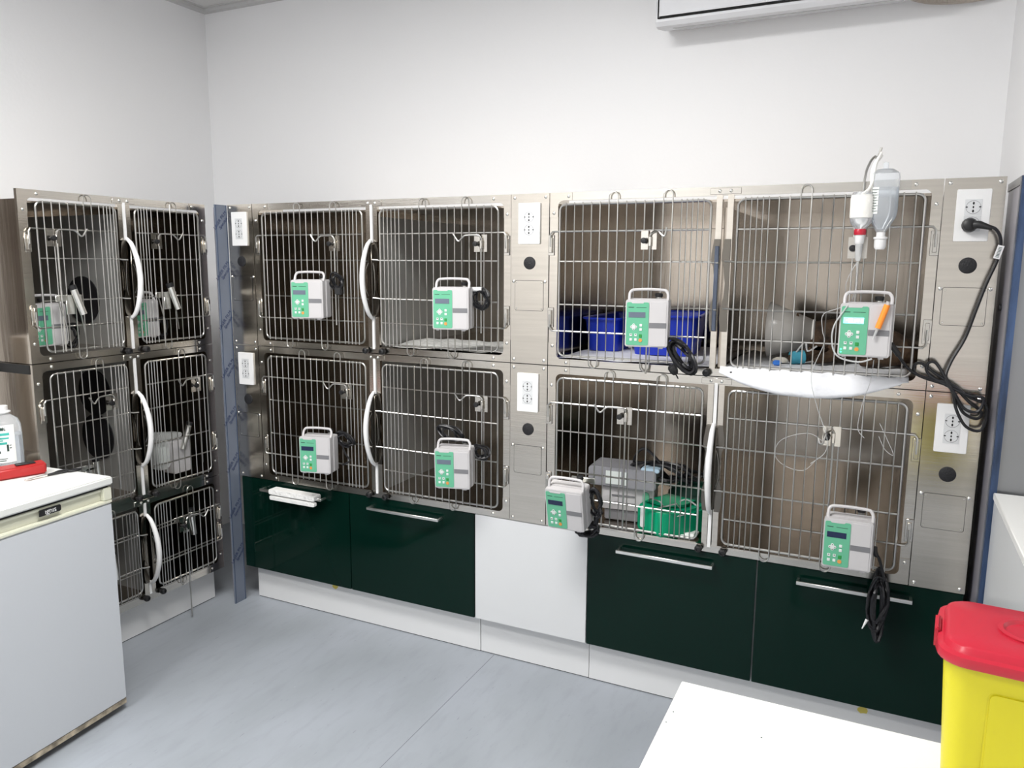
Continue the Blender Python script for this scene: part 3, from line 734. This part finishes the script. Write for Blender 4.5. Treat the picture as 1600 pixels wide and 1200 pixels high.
# ---------------------------------------------------------------- infusion bottles, tubing, plug cord
t = thing('infusion_bottle', 'large clear infusion bottle hanging upside down, half full, measuring label', 'bottle', (2.662, -.115, 1.880))
def bottle_prof(): return [(.004, -.215), (.013, -.215), (.013, -.185), (.016, -.178), (.016, -.172), (.012, -.168), (.017, -.158), (.036, -.125), (.039, -.11), (.039, -.01), (.037, .002), (.022, .012), (.008, .014), (0, .014)]
MB().lathe([(.0, -.168), (.012, -.168), (.017, -.158), (.036, -.125), (.039, -.11), (.039, -.012), (.037, .001), (.022, .011), (.007, .013), (.007, .03), (0, .03)], (0, 0, 0), 'z', 24, 1, .7).obj('bottle_shell', M_bottle, t)
MB().lathe([(.0, -.160), (.014, -.157), (.034, -.124), (.0372, -.108), (.0372, -.040), (0, -.040)], (0, 0, 0), 'z', 24, 1, .7).obj('fluid', M_fluid, t)
MB().lathe([(.012, -.215), (.016, -.208), (.016, -.186), (.019, -.185), (.019, -.180), (.012, -.178), (.012, -.166)], (0, 0, 0), 'z', 20, 1, .9).obj('cap', M_white, t)
lab = MB(); seg = 8; vs_ = []
for k in range(seg+1):
    a = math.radians(195+55*k/seg)
    for z in (-.115, -.040): vs_.append((.0398*math.cos(a), .0398*.7*math.sin(a), z))
lab.add(vs_, [(2*k, 2*k+2, 2*k+3, 2*k+1) for k in range(seg)]); o = lab.obj('label', M_label, t)
m = MB()
for i in range(9): m.box(-.030, -.018 if i % 2 else -.014, -.0262, -.0250, -.108+i*.0075, -.1065+i*.0075)
m.obj('label_scale', M_ink, o, smooth=False)
t = thing('infusion_bottle', 'small infusion bottle wrapped in white tape with red ring at its neck', 'bottle', (2.607, -.130, 1.830))
MB().lathe([(0, -.118), (.010, -.115), (.012, -.108), (.028, -.090), (.030, -.08), (.030, -.012), (.026, -.002), (0, 0)], (0, 0, 0), 'z', 20, 1, .75).obj('bottle_shell', M_bottle, t)
MB().lathe([(.0307, -.075), (.0315, -.07), (.0318, -.02), (.030, -.012), (.0305, -.010)], (0, 0, 0), 'z', 20, 1, .76).obj('tape_wrap', M_tape, t)
MB().lathe([(.0, -.124), (.0155, -.124), (.0165, -.121), (.0165, -.110), (.0150, -.107), (0, -.107)], (0, 0, 0), 'z', 18).obj('red_ring', M_red, t, label='red ring')
MB().lathe([(0, -.150), (.010, -.150), (.0125, -.146), (.0135, -.124), (0, -.124)], (0, 0, 0), 'z', 16).obj('white_neck', M_white, t)
MB().lathe([(0, -.200), (.006, -.199), (.008, -.192), (.0105, -.150), (0, -.150)], (0, 0, 0), 'z', 16).obj('drip_chamber', M_tube, t)
MB().tube(smooth_path([(.020, .0, -.012), (.022, .0, .02), (.020, .01, .05), (.026, .03, .08), (.040, .05, .105)], 5), .006, 6).tube(smooth_path([(-.002, -.02, -.01), (.015, -.01, .005), (.024, .0, .03), (.028, .02, .075), (.040, .05, .112)], 5), .0045, 6).obj('tape_strap', M_tape, t)
t = thing('infusion_line', 'thin clear infusion tubing looping from the bottles over the pump and lower door', 'tubing', (2.60, -.12, 1.60))
def tp(*pts): return [(x-2.60, y+.12, z-1.60) for x, y, z in pts]
MB().tube(smooth_path(tp((2.604, -.132, 1.628), (2.608, -.120, 1.56), (2.598, -.10, 1.515), (2.60, -.02, 1.50)), 6), .0018, 6).tube(smooth_path(tp((2.606, -.132, 1.63), (2.580, -.12, 1.57), (2.575, -.08, 1.50), (2.52, -.07, 1.47), (2.52, -.07, 1.42), (2.527, -.07, 1.38), (2.500, -.06, 1.30), (2.498, -.06, 1.25), (2.52, -.05, 1.17), (2.553, -.05, 1.08), (2.55, -.05, 1.03), (2.51, -.05, .99)), 6), .0012, 6).obj('upper_line', M_tube, t)
MB().tube(smooth_path(tp((2.590, -.152, 1.502), (2.556, -.155, 1.44), (2.556, -.155, 1.38), (2.578, -.158, 1.348), (2.63, -.16, 1.338), (2.665, -.165, 1.35)), 8), .0026, 6).obj('pump_loop', M_tube, t)
MB().tube(smooth_path(tp((2.553, -.06, 1.06), (2.50, -.06, 1.09), (2.42, -.05, 1.06), (2.40, -.05, 1.01), (2.43, -.05, .975), (2.49, -.05, .965), (2.53, -.05, 1.01)), 7), .0009, 6).tube(smooth_path(tp((2.67, -.10, 1.34), (2.665, -.07, 1.27), (2.648, -.05, 1.20), (2.640, -.05, 1.12), (2.66, -.05, 1.09)), 7), .0011, 6).tube(smooth_path(tp((2.70, -.05, 1.14), (2.725, -.05, 1.09), (2.745, -.05, 1.045), (2.72, -.05, 1.06), (2.70, -.05, 1.10)), 6), .0010, 6).obj('lower_loops', M_tube, t)

t = thing('power_cord', 'long black power cord plugged in at the right service panel', 'cord', (2.90, -.03, 1.73))
def cp(*pts): return [(x-2.90, y+.03, z-1.73) for x, y, z in pts]
main = cp((2.715, -.10, 1.385), (2.735, -.09, 1.355), (2.765, -.06, 1.315), (2.80, -.045, 1.292), (2.855, -.04, 1.275), (2.89, -.04, 1.265), (2.93, -.035, 1.225), (2.965, -.03, 1.195), (2.955, -.03, 1.175), (2.92, -.035, 1.19), (2.895, -.04, 1.235), (2.87, -.045, 1.28),
          (2.835, -.04, 1.305), (2.80, -.04, 1.330), (2.782, -.04, 1.325), (2.785, -.045, 1.300), (2.83, -.045, 1.285), (2.88, -.05, 1.275), (2.93, -.045, 1.24), (2.975, -.04, 1.215), (2.97, -.035, 1.145), (2.93, -.04, 1.15), (2.90, -.045, 1.20), (2.885, -.05, 1.26), (2.86, -.05, 1.30), (2.835, -.04, 1.335), (2.815, -.04, 1.33), (2.82, -.045, 1.30), (2.87, -.05, 1.27), (2.93, -.05, 1.245), (2.965, -.05, 1.24), (2.955, -.05, 1.20), (2.92, -.05, 1.205), (2.89, -.055, 1.25),
          (2.865, -.05, 1.29), (2.875, -.04, 1.34), (2.905, -.035, 1.41), (2.925, -.035, 1.49), (2.945, -.035, 1.57), (2.966, -.038, 1.64), (2.968, -.045, 1.69), (2.952, -.05, 1.722), (2.92, -.05, 1.733))
MB().tube(smooth_path(main, 6), .0046, 8).obj('cable', M_cord, t)
MB().tube([(2.945-2.9, -.02, 1.724-1.73), (2.912-2.9, -.018, 1.735-1.73), (2.902-2.9, -.012, 1.735-1.73)], [.006, .011, .012], 10).lathe([(.020, .0), (.021, .012), (.017, .024), (.010, .028), (0, .028)], (-.010, .018, .005), 'y', 14).obj('plug', M_black, t)
MB().tube(cp((2.712, -.105, 1.39), (2.735, -.09, 1.358)), .0085, 8).obj('cord_boot', M_black, t)
o = MB().box(-.008, .008, -.002, .002, -.019, .019).obj('cord_tag', M_white, t, smooth=False, loc=(.066, -.016, -.072)); o.rotation_euler = (0, .25, .0)
m = MB()
for i in range(8): m.box(-.004, .004, -.0026, -.0018, -.015+i*.0038, -.0132+i*.0038)
m.obj('tag_print', M_ink, o, smooth=False)

# ---------------------------------------------------------------- contents of the cages
zf = 1.268
def sheet(name, x0, x1, y0, y1, z, m, amp=.004, nx=24, ny=16, seed=1, th=.004):
    rnd = random.Random(seed); v = []; f = []
    ph = [rnd.random()*6 for _ in range(6)]
    for j in range(ny+1):
        for i in range(nx+1):
            x = x0+(x1-x0)*i/nx; y = y0+(y1-y0)*j/ny
            dz = amp*(math.sin(x*23+ph[0])*math.cos(y*19+ph[1])+.5*math.sin(x*51+y*37+ph[2]))
            v.append((x, y, z+amp*1.6+dz))
    for j in range(ny):
        for i in range(nx): a = j*(nx+1)+i; f.append((a, a+1, a+nx+2, a+nx+1))
    mb = MB(); mb.add(v, f); return mb.obj(name, m)
o = sheet('absorbent_pad', 1.60, 2.17, .02, .66, zf+.001, M_pad, .002); tag(o, 'grey white absorbent pad under the blue trays', 'pad')
o = sheet('printed_pad', .81, 1.375, .015, .40, zf+.001, M_news, .004, seed=4); tag(o, 'crumpled printed pad in the second upper cage of the back bank', 'pad')
# overhanging pad of the cat cage
nx = 40; v = []; f = []
def padrow(j):
    # rows: inside to outside then hanging
    prof = [(.62, zf+.004), (.35, zf+.005), (.10, zf+.006), (.02, zf+.010), (-.010, zf+.012), (-.020, zf+.004)]
    return prof[j]
rows = 6
for j in range(rows):
    y, z = padrow(j)
    for i in range(nx+1):
        x = 2.205+.565*i/nx
        v.append((x, y+.003*math.sin(i*.9+j), z+.0025*math.sin(i*1.3+j*2)))
hang = 5
for j in range(1, hang+1):
    for i in range(nx+1):
        t_ = i/nx; x = 2.205+.565*t_
        depth = .068*max(0, 1-abs((t_-.48)/.50)**2.2)+.004
        v.append((x, -.022-.010*math.sin(PI*j/hang*.6)-.006*math.sin(PI*t_)+.002*math.sin(i*.8), zf+.004-depth*j/hang))
tot = rows+hang
for j in range(tot-1):
    for i in range(nx): a = j*(nx+1)+i; f.append((a, a+1, a+nx+2, a+nx+1))
mb = MB(); mb.add(v, f); o = mb.obj('absorbent_pad', M_pad); tag(o, 'white pad under the cat, hanging out over the cage sill', 'pad')
md = o.modifiers.new('s', 'SOLIDIFY'); md.thickness = .002

def tray(label, loc, lx, ly, h, rz=0):
    t = thing('plastic_tray', label, 'tray', loc, rz)
    m = MB(); o0 = rrect(-lx/2*.86, lx/2*.86, -ly/2*.86, ly/2*.86, .03, 4); o1 = rrect(-lx/2, lx/2, -ly/2, ly/2, .035, 4)
    i1 = rrect(-lx/2+.008, lx/2-.008, -ly/2+.008, ly/2-.008, .03, 4); i0 = rrect(-lx/2*.86+.008, lx/2*.86-.008, -ly/2*.86+.008, ly/2*.86-.008, .025, 4)
    n = len(o0)
    v = [(x, y, 0) for x, y in o0]+[(x, y, h) for x, y in o1]+[(x, y, h) for x, y in i1]+[(x, y, .006) for x, y in i0]
    f = [tuple(range(n-1, -1, -1)), tuple(range(3*n, 4*n))]
    for k in range(3):
        for i in range(n): f.append((k*n+i, k*n+(i+1) % n, (k+1)*n+(i+1) % n, (k+1)*n+i))
    m.add(v, f); m.obj('tub', M_blue, t)
    r = rrect(-lx/2-.006, lx/2+.006, -ly/2-.006, ly/2+.006, .038, 4)
    MB().tube([(x, y, h) for x, y in r], .005, 6, closed=True).obj('rim', M_blue, t)
    return t
tray('dark blue plastic tray at the left wall of the upper right bank', (1.678, .48, zf+.006), .145, .42, .13)
tray('blue plastic litter tray standing behind the infusion pump', (1.922, .40, zf+.006), .26, .34, .15, .10)

# equipment pile in the lower right bank, left half
zf2 = .645
t = thing('stored_pump', 'white pump with green side key lying in the lower cage', 'infusion pump', (1.86, .13, zf2+.002), .1)
MB().prism(rrect(-.10, .10, .045, .135, .008, 3), -.03, .06).obj('body', M_pump, t, bevel=.004)
MB().prism(rrect(.058, .082, .055, .125, .010, 3), -.034, -.028).obj('green_key', M_green, t, bevel=.001, seg=1)
MB().box(-.06, .03, -.034, -.03, .07, .075).box(-.06, .03, -.034, -.03, .10, .105).obj('grooves', M_band, t, smooth=False)
MB().box(-.09, .10, -.02, .05, 0, .045).obj('base', M_greyp, t, bevel=.004)
t = thing('grey_device', 'grey device with pale display lying on top of the white pump', 'device', (1.84, .14, zf2+.139), .05)
MB().prism(rrect(-.13, .13, 0, .075, .012, 3), -.06, .08).obj('body', M_greyp, t, bevel=.004)
MB().box(-.06, .00, -.063, -.058, .012, .062).box(.008, .02, -.063, -.058, .012, .062).obj('display', M_btn, t, smooth=False)
MB().prism(rrect(.07, .14, .068, .084, .007, 3), -.05, .0).obj('blue_cap', mat('pale_blue_plastic', (.45, .6, .72), .4), t, bevel=.003)
t = thing('green_case', 'bright green plastic equipment case with white latch in the lower cage', 'case', (1.985, .06, zf2+.002), -.35)
m = MB(); m.prismz([(-.055, -.045), (.06, -.06), (.13, .02), (.14, .14), (-.04, .15), (-.07, .05)], 0, .10); m.obj('shell', M_gbox, t, bevel=.010, seg=3)
m = MB(); m.prismz([(-.04, -.02), (.05, -.03), (.10, .03), (.10, .12), (-.03, .12)], .10, .112); m.obj('lid', M_gbox, t, bevel=.006)
MB().prism(rrect(-.030, -.012, .02, .10, .005, 2), -.056, -.050).obj('latch', M_white, t, bevel=.001, seg=1)
MB().tube(smooth_path([(-.02, -.02, .112), (.0, -.03, .128), (.04, -.035, .126), (.05, -.03, .112)], 5), .003, 6).tube([(.03, -.045, .10), (.10, -.02, .13), (.12, .0, .09), (.05, -.04, .06)], .003, 6).obj('carry_handle', M_wire, t)
o = thing('fabric_bag', 'dark green soft bag behind the green case', 'bag', (2.08, .26, zf2+.002))
m = MB(); m.lathe([(0, 0), (.09, 0), (.11, .03), (.10, .10), (.06, .14), (0, .15)], (0, 0, 0), 'z', 16, 1, .8); m.obj('bag_body', M_gbag, o)
MB().tube(smooth_path([(-.05, 0, .14), (-.03, 0, .18), (.03, 0, .18), (.05, 0, .14)], 5), .006, 6).obj('strap', M_black, o)
t = thing('cable_coil', 'black coiled cables piled on top of the equipment', 'cable', (1.99, .16, zf2+.20))
bundle(t, (0, 0, 0), .095, .026, 7, -.12, r=.0055, seed=31, thick=.09, name='coil')
MB().tube(smooth_path([(-.12, -.02, 0), (-.115, -.02, .05), (-.085, -.02, .085), (-.05, -.02, .07), (-.01, -.02, .03)], 6), .005, 6).obj('loose_end', M_cord, t)
t = thing('blood_bag_line', 'clear bag and small tubing lying in the lower right corner of that cage', 'tubing', (2.10, .05, zf2+.002))
MB().box(-.03, .04, -.03, .04, 0, .02).obj('pouch', M_label, t, bevel=.006)
MB().tube(smooth_path([(-.03, 0, .03), (-.06, .03, .08), (-.02, .05, .12), (.03, .05, .10)], 6), .003, 6).obj('tube', M_tube, t)

# cat with cone
t = thing('cat', 'brown tabby cat lying on the pad with a white cone collar and teal bandaged paw', 'cat', (2.52, .34, zf+.008))
verts = [(.22, .02, .075), (.14, .02, .090), (.05, .01, .088), (-.02, 0, .085), (-.065, -.005, .100), (-.115, -.01, .110), (-.150, -.012, .098),
         (-.02, -.06, .045), (-.07, -.10, .022), (-.13, -.12, .016), (.02, -.07, .03), (-.04, -.13, .018), (.24, -.06, .045), (.17, -.10, .02), (.10, -.115, .016), (.30, .02, .04), (.33, -.05, .018), (.27, -.12, .015)]
edges = [(0, 1), (1, 2), (2, 3), (3, 4), (4, 5), (5, 6), (3, 7), (7, 8), (8, 9), (3, 10), (10, 11), (0, 12), (12, 13), (13, 14), (0, 15), (15, 16), (16, 17)]
rad = [.068, .082, .078, .064, .042, .046, .026, .026, .018, .016, .022, .016, .036, .02, .016, .022, .013, .008]
me = bpy.data.meshes.new('cat_body'); me.from_pydata(verts, edges, [])
o = bpy.data.objects.new('cat_body', me); C.objects.link(o); o.parent = t; me.materials.append(M_fur)
sk = o.modifiers.new('skin', 'SKIN')
for i, r in enumerate(rad): me.skin_vertices[0].data[i].radius = (r, r)
me.skin_vertices[0].data[0].use_root = True
o.modifiers.new('sub', 'SUBSURF').levels = 2; o.modifiers['sub'].render_levels = 2
dg = bpy.context.evaluated_depsgraph_get(); me2 = bpy.data.meshes.new_from_object(o.evaluated_get(dg)); o.modifiers.clear(); o.data = me2
for p_ in me2.polygons: p_.use_smooth = True
m = MB()
for s in (-1, 1):
    m.add([(-.10, -.012+s*.030, .138), (-.125, -.012+s*.036, .134), (-.112, -.012+s*.014, .148), (-.108, -.012+s*.036, .182)], [(0, 1, 3), (1, 2, 3), (2, 0, 3), (0, 2, 1)])
m.obj('ears', M_fur, t)
m = MB()
for s in (-1, 1): m.lathe([(0, -.004), (.006, -.002), (.0075, .003), (0, .007)], (-.140, -.012+s*.024, .122), 'x', 10)
m.obj('eyes', mat('amber_eyes', (.35, .22, .03), .1), t)
MB().lathe([(0, -.01), (.016, -.004), (.018, .008), (0, .014)], (-.172, -.012, .094), 'x', 12).obj('muzzle', M_furw, t)
m = MB(); n = 28; v = []
for k in range(n):
    a = 2*PI*k/n
    v.append((-.055, -.006+.048*math.cos(a), .100+.048*math.sin(a)))
for k in range(n):
    a = 2*PI*k/n
    v.append((-.205, -.030+.108*math.cos(a), .110+.100*math.sin(a)))
m.add(v, [(k, (k+1) % n, n+(k+1) % n, n+k) for k in range(n)])
o = m.obj('cone_collar', M_cone, t, label='pale translucent plastic cone'); md = o.modifiers.new('s', 'SOLIDIFY'); md.thickness = .0015
MB().tube([v[k] for k in range(n)], .004, 6, closed=True).obj('collar_band', M_tape, t)
MB().tube([(-.075, -.100, .024), (-.118, -.118, .020)], [.024, .022], 12).obj('bandage', M_bandage, t, label='teal bandage')
MB().lathe([(0, 0), (.020, .003), (.022, .012), (.012, .020), (0, .022)], (-.150, -.120, 0), 'z', 12, 1.3, .9).obj('white_paw', M_furw, t)
MB().tube(smooth_path([(-.10, -.118, .04), (-.07, -.14, .08), (-.06, -.15, .05), (-.03, -.16, .07)], 5), .003, 6).obj('paw_line', M_tube, t)
o = MB().box(-.015, .012, -.008, .008, 0, .018).obj('blue_cap', mat('blue_stopper', (.03, .16, .55), .4), loc=(2.37, .135, zf+.009), bevel=.004); tag(o, 'small blue stopper lying on the pad in front of the cat', 'stopper')

# towel over the first drawer handle
t = thing('folded_towel', 'small folded white towel over the leftmost drawer handle', 'towel', (.225, -.036, .578))
MB().prism(rrect(0, .262, -.004, .020, .006, 3), -.026, .022).obj('towel_top', M_towel, t, bevel=.004)
MB().prism(rrect(.002, .260, -.030, -.010, .006, 3), -.024, -.005).obj('towel_hang', M_towel, t, bevel=.004)

# ---------------------------------------------------------------- fridge at the lower left
th_ = math.radians(4.0)
fr = thing('small_fridge', 'small white under-counter fridge at the lower left', 'fridge', (.308, -.892, 0), th_)
# local: front faces +x, corner at (0,0), body extends to -x and -y
FD, FW = .56, .56
MB().box(-FD, -.052, -FW, 0, .025, .842).obj('body', M_fridge, fr, bevel=.004)
MB().box(-FD, .0, -FW-.004, .004, .849, .878).obj('top_slab', M_fridgetop, fr, bevel=.005, seg=3)
MB().box(-.050, -.006, -FW+.002, -.002, .046, .785).obj('door', M_fridge, fr, bevel=.005, seg=3)
fas = MB()
fas.box(-.050, -.022, -FW+.002, -.002, .787, .841).box(-.022, -.004, -FW+.002, -.002, .785, .797).box(-.022, -.004, -.036, -.002, .797, .841).box(-.022, -.012, -FW+.002, -.036, .829, .841)
fas.obj('door_fascia', M_cream, fr, bevel=.0025, seg=2)
MB().box(-.05, -.012, -FW+.01, -.01, .841, .8495).obj('seal_gap', M_gap, fr, smooth=False)
MB().box(-.05, -.010, -FW+.003, -.003, .026, .045).obj('bottom_strip', M_rust, fr, smooth=False)
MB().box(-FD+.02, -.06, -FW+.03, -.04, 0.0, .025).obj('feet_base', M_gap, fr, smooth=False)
bdg = MB().prism([(-.270, .814), (-.200, .814), (-.195, .817), (-.195, .832), (-.198, .835), (-.267, .835), (-.270, .832)], 0, .004).obj('badge', M_black, fr, smooth=False, label='black name badge')
# badge was drawn in x,z; turn it to face +x
bdg.rotation_euler = (0, 0, PI/2); bdg.location = (-.0055, 0, 0)
bdg.data.transform(Matrix.Translation((0, 0, 0)))
text_obj('badge_letters', 'ıgnıs', .025, M_white, bdg, (-.232, -.0006, .8255), (PI/2, 0, 0), .0004, sx=.92)

def on_fr(x, y, z=.87): return (x, y, z)
t = thing('saline_bottle', 'clear plastic saline bottle with printed label and white cap on the fridge', 'bottle', (-.135, -.985, .8785), .0)
MB().lathe([(0, 0), (.056, 0), (.060, .006), (.060, .125), (.058, .160), (.050, .178), (.030, .193), (.018, .200), (0, .201)], (0, 0, 0), 'z', 28).obj('bottle_shell', M_bottle, t)
MB().lathe([(0, .004), (.054, .004), (.057, .01), (.057, .12), (0, .12)], (0, 0, 0), 'z', 24).obj('fluid', M_fluid, t)
MB().lathe([(.018, .196), (.024, .198), (.024, .202), (.031, .203), (.031, .207), (.023, .209), (.023, .226), (0, .228)], (0, 0, 0), 'z', 24).obj('cap', M_white, t)
lab = MB(); v = []; seg = 12
for k in range(seg+1):
    a = math.radians(-95+100*k/seg)
    for z in (.030, .165): v.append((.0608*math.cos(a), .0608*math.sin(a), z))
lab.add(v, [(2*k, 2*k+2, 2*k+3, 2*k+1) for k in range(seg)]); lb = lab.obj('label', M_label, t)
def curved(mm, a0, a1, z0, z1, m_, nm):
    v = []; n_ = 4
    for k in range(n_+1):
        a = math.radians(a0+(a1-a0)*k/n_)
        for z in (z0, z1): v.append((.0614*math.cos(a), .0614*math.sin(a), z))
    mm.add(v, [(2*k, 2*k+2, 2*k+3, 2*k+1) for k in range(n_)])
m = MB()
for a0, a1, z0, z1 in ((-60, -12, .128, .137), (-55, -14, .115, .121), (-45, -20, .096, .104), (-72, -30, .108, .112)): curved(m, a0, a1, z0, z1, None, '')
m.obj('teal_print', M_tealp, lb)
m = MB()
for a0, a1, z0, z1 in ((-45, -28, .146, .155), (-22, -16, .070, .095), (-50, -40, .064, .073), (-52, -48, .05, .053), (-52, -22, .043, .0455), (-50, -26, .036, .039), (-14, -8, .08, .083), (-14, -8, .09, .093)): curved(m, a0, a1, z0, z1, None, '')
m.obj('black_print', M_ink, lb)
tx = text_obj('label_text', '0.9%', .017, M_ink, lb, (.0614*math.cos(math.radians(-36)), .0614*math.sin(math.radians(-36)), .151), (PI/2, 0, math.radians(54)), .0003)
t = thing('teal_clip', 'teal plastic scoop leaning in front of the saline bottle', 'clip', (-.105, -1.075, .8785))
MB().tube(smooth_path([(0, 0, .0), (.0, .0, .08), (.012, .022, .120), (.026, .040, .136)], 5), [.008]*11+[.010, .012, .013, .012, .008], 8).obj('clip_body', M_teal, t)
t = thing('white_dispenser', 'white square container standing left of the saline bottle', 'container', (-.30, -1.02, .8785))
MB().prismz(rrect(-.05, .05, -.05, .05, .01, 3), 0, .42).obj('body', M_white, t, bevel=.004)
MB().prismz(rrect(-.052, .052, -.052, .052, .01, 3), .4205, .450).obj('lid', M_white, t, bevel=.003)
t = thing('red_clipper', 'red plastic hand tool lying on the fridge in front of the bottle', 'tool', (.055, -.962, .8785), math.radians(-110))
m = MB(); m.add([(0, -.022, .0), (0, .022, .0), (0, .022, .040), (0, -.022, .044), (.12, -.026, 0), (.12, .026, 0), (.12, .026, .036), (.12, -.026, .042), (.30, -.030, 0), (.30, .030, 0), (.30, .030, .030), (.30, -.030, .034)],
      [(0, 1, 2, 3), (11, 10, 9, 8), (0, 4, 5, 1), (1, 5, 6, 2), (2, 6, 7, 3), (3, 7, 4, 0), (4, 8, 9, 5), (5, 9, 10, 6), (6, 10, 11, 7), (7, 11, 8, 4)])
m.obj('shell', M_redm, t, bevel=.006, seg=3)
MB().box(-.002, .012, -.015, .015, .014, .034).obj('end_socket', M_black, t, bevel=.002, seg=1)
MB().box(.03, .09, -.012, .012, .040, .0455).obj('thumb_rest', M_black, t, bevel=.002, seg=1)
t = thing('bandage_scissors', 'steel bandage scissors with black handles lying on the fridge top', 'scissors', (.112, -.985, .8795), math.radians(80))
t.scale = (.84, .84, .84)
m = MB()
for cx, cy in ((.055, .012), (.095, -.006)):
    m.tube([(cx+.026*math.cos(a), cy+.013*math.sin(a), .004) for a in [2*PI*k/18 for k in range(18)]], .0042, 7, closed=True)
m.tube([(.03, .01, .004), (-.012, .0, .004)], .0045, 7).tube([(.07, -.004, .004), (.03, -.004, .005), (-.01, -.002, .005)], .0045, 7)
m.obj('handles', M_black, t)
MB().tube([(-.010, 0, .004), (-.055, -.004, .004), (-.098, -.010, .004)], [.0055, .004, .003], 6).tube([(-.010, -.001, .006), (-.055, -.008, .006), (-.092, -.016, .005)], [.005, .004, .003], 6).lathe([(.006, .006), (.005, .010), (0, .010)], (-.014, 0, 0), 'z', 10).obj('blades', M_silver, t)

# ---------------------------------------------------------------- white table and sharps bin, foreground right
t = thing('white_table', 'white laminate table in the right foreground carrying the yellow bin', 'table', (2.358, -1.109, 0))
MB().box(0, 1.15, -1.02, 0, .722, .750).obj('table_top', M_table, t, bevel=.0015, seg=1)
for x, y in ((.02, -.06), (1.09, -.06), (.02, -1.0), (1.09, -1.0)):
    MB().box(x, x+.04, y, y+.04, 0, .722).obj('leg', M_white, t, smooth=False)
MB().box(.03, 1.12, -.045, -.03, .66, .722).box(.03, 1.12, -.99, -.975, .66, .722).obj('apron', M_white, t, smooth=False)
m = MB()
for x, y in ((.012, -.12), (.008, -.16), (.18, -.13), (.27, -.22), (.33, -.215)):
    m.lathe([(.0018, .75), (.0012, .7506), (0, .7507)], (x, y, 0), 'z', 6)
m.obj('paint_specks', M_ink, t)

b = thing('sharps_bin', 'yellow plastic sharps bin with red lid on the white table', 'bin', (2.972, -1.275, .7505), math.radians(-4))
lx, ly = .33, .20
def loft(rects, zs, name, m, parent, bev=0):
    mb = MB(); n = len(rects[0]); v = []
    for r, z in zip(rects, zs): v += [(x, y, z) for x, y in r]
    f = [tuple(range(n-1, -1, -1)), tuple(range((len(rects)-1)*n, len(rects)*n))]
    for k in range(len(rects)-1):
        for i in range(n): f.append((k*n+i, k*n+(i+1) % n, (k+1)*n+(i+1) % n, (k+1)*n+i))
    mb.add(v, f); return mb.obj(name, m, parent)
def rr(sx, sy, r): return rrect(-sx/2, sx/2, -sy/2, sy/2, r, 6)
loft([rr(lx*.88, ly*.86, .03), rr(lx*.98, ly*.96, .035)], [0, .288], 'tub', M_yel, b)
MB().prism(rrect(-.100, .12, .03, .245, .012, 4), -.0975, -.090).obj('front_recess', M_yel, b, bevel=.003)
lidp = [rr(lx+.010, ly+.010, .042), rr(lx+.014, ly+.014, .045), rr(lx+.010, ly+.010, .042), rr(lx-.004, ly-.004, .04), rr(lx-.012, ly-.012, .036), rr(lx-.022, ly-.022, .034)]
mb = MB(); n = len(lidp[0]); zs = [.277, .281, .292, .295, .304, .307]; v = []
for r, z in zip(lidp, zs): v += [(x, y, z) for x, y in r]
# opening ring in the lid top
hc = (-.045, .002); hr = .038
ring = [(hc[0]+hr*math.cos(2*PI*i/n), hc[1]+hr*math.sin(2*PI*i/n), .307) for i in range(n)]
v += ring; v += [(x, y, .270) for x, y, z in ring]; v += [(x*1.0, y*1.0, .268) for x, y, z in ring]
f = []
for k in range(6+1):
    for i in range(n): f.append((k*n+i, k*n+(i+1) % n, (k+1)*n+(i+1) % n, (k+1)*n+i))
mb.add(v, f)
# align the angular start of ring with rounded rectangle points
mb.obj('lid', M_red, b, label='red lid')
MB().lathe([(hr+.006, .306), (hr+.007, .310), (hr, .311), (hr-.004, .306), (hr-.003, .292), (hr-.010, .288), (hr-.012, .292)], (hc[0], hc[1], 0), 'z', 28).obj('opening_collar', M_red, b)
MB().lathe([(hr-.004, .271), (0, .271)], (hc[0], hc[1], 0), 'z', 24).obj('opening_floor', M_dark, b)
MB().prism([(-.045, .305), (-.025, .305), (-.025, .3095), (-.045, .3095)], -.058, -.052).obj('lid_tab', M_red, b, smooth=False)
MB().box(-lx/2-.010, -lx/2-.002, -.03, .03, .265, .300).obj('side_clip', M_red, b, bevel=.003)

# small stains on the plinths
for lab_, x, y, z in (('small yellow stain on the left plinth', .50, .0495, .140), ('small yellow stain on the right plinth', 2.72, .0495, .135)):
    m = MB(); rnd = random.Random(int(x*10))
    m.prism([(x+.012*(1+.5*rnd.random())*math.cos(a), z+.010*(1+.6*rnd.random())*math.sin(a)) for a in [2*PI*k/9 for k in range(9)]], y-.0005, y+.0003)
    o = m.obj('stain', M_stain, smooth=False); tag(o, lab_, 'stain')
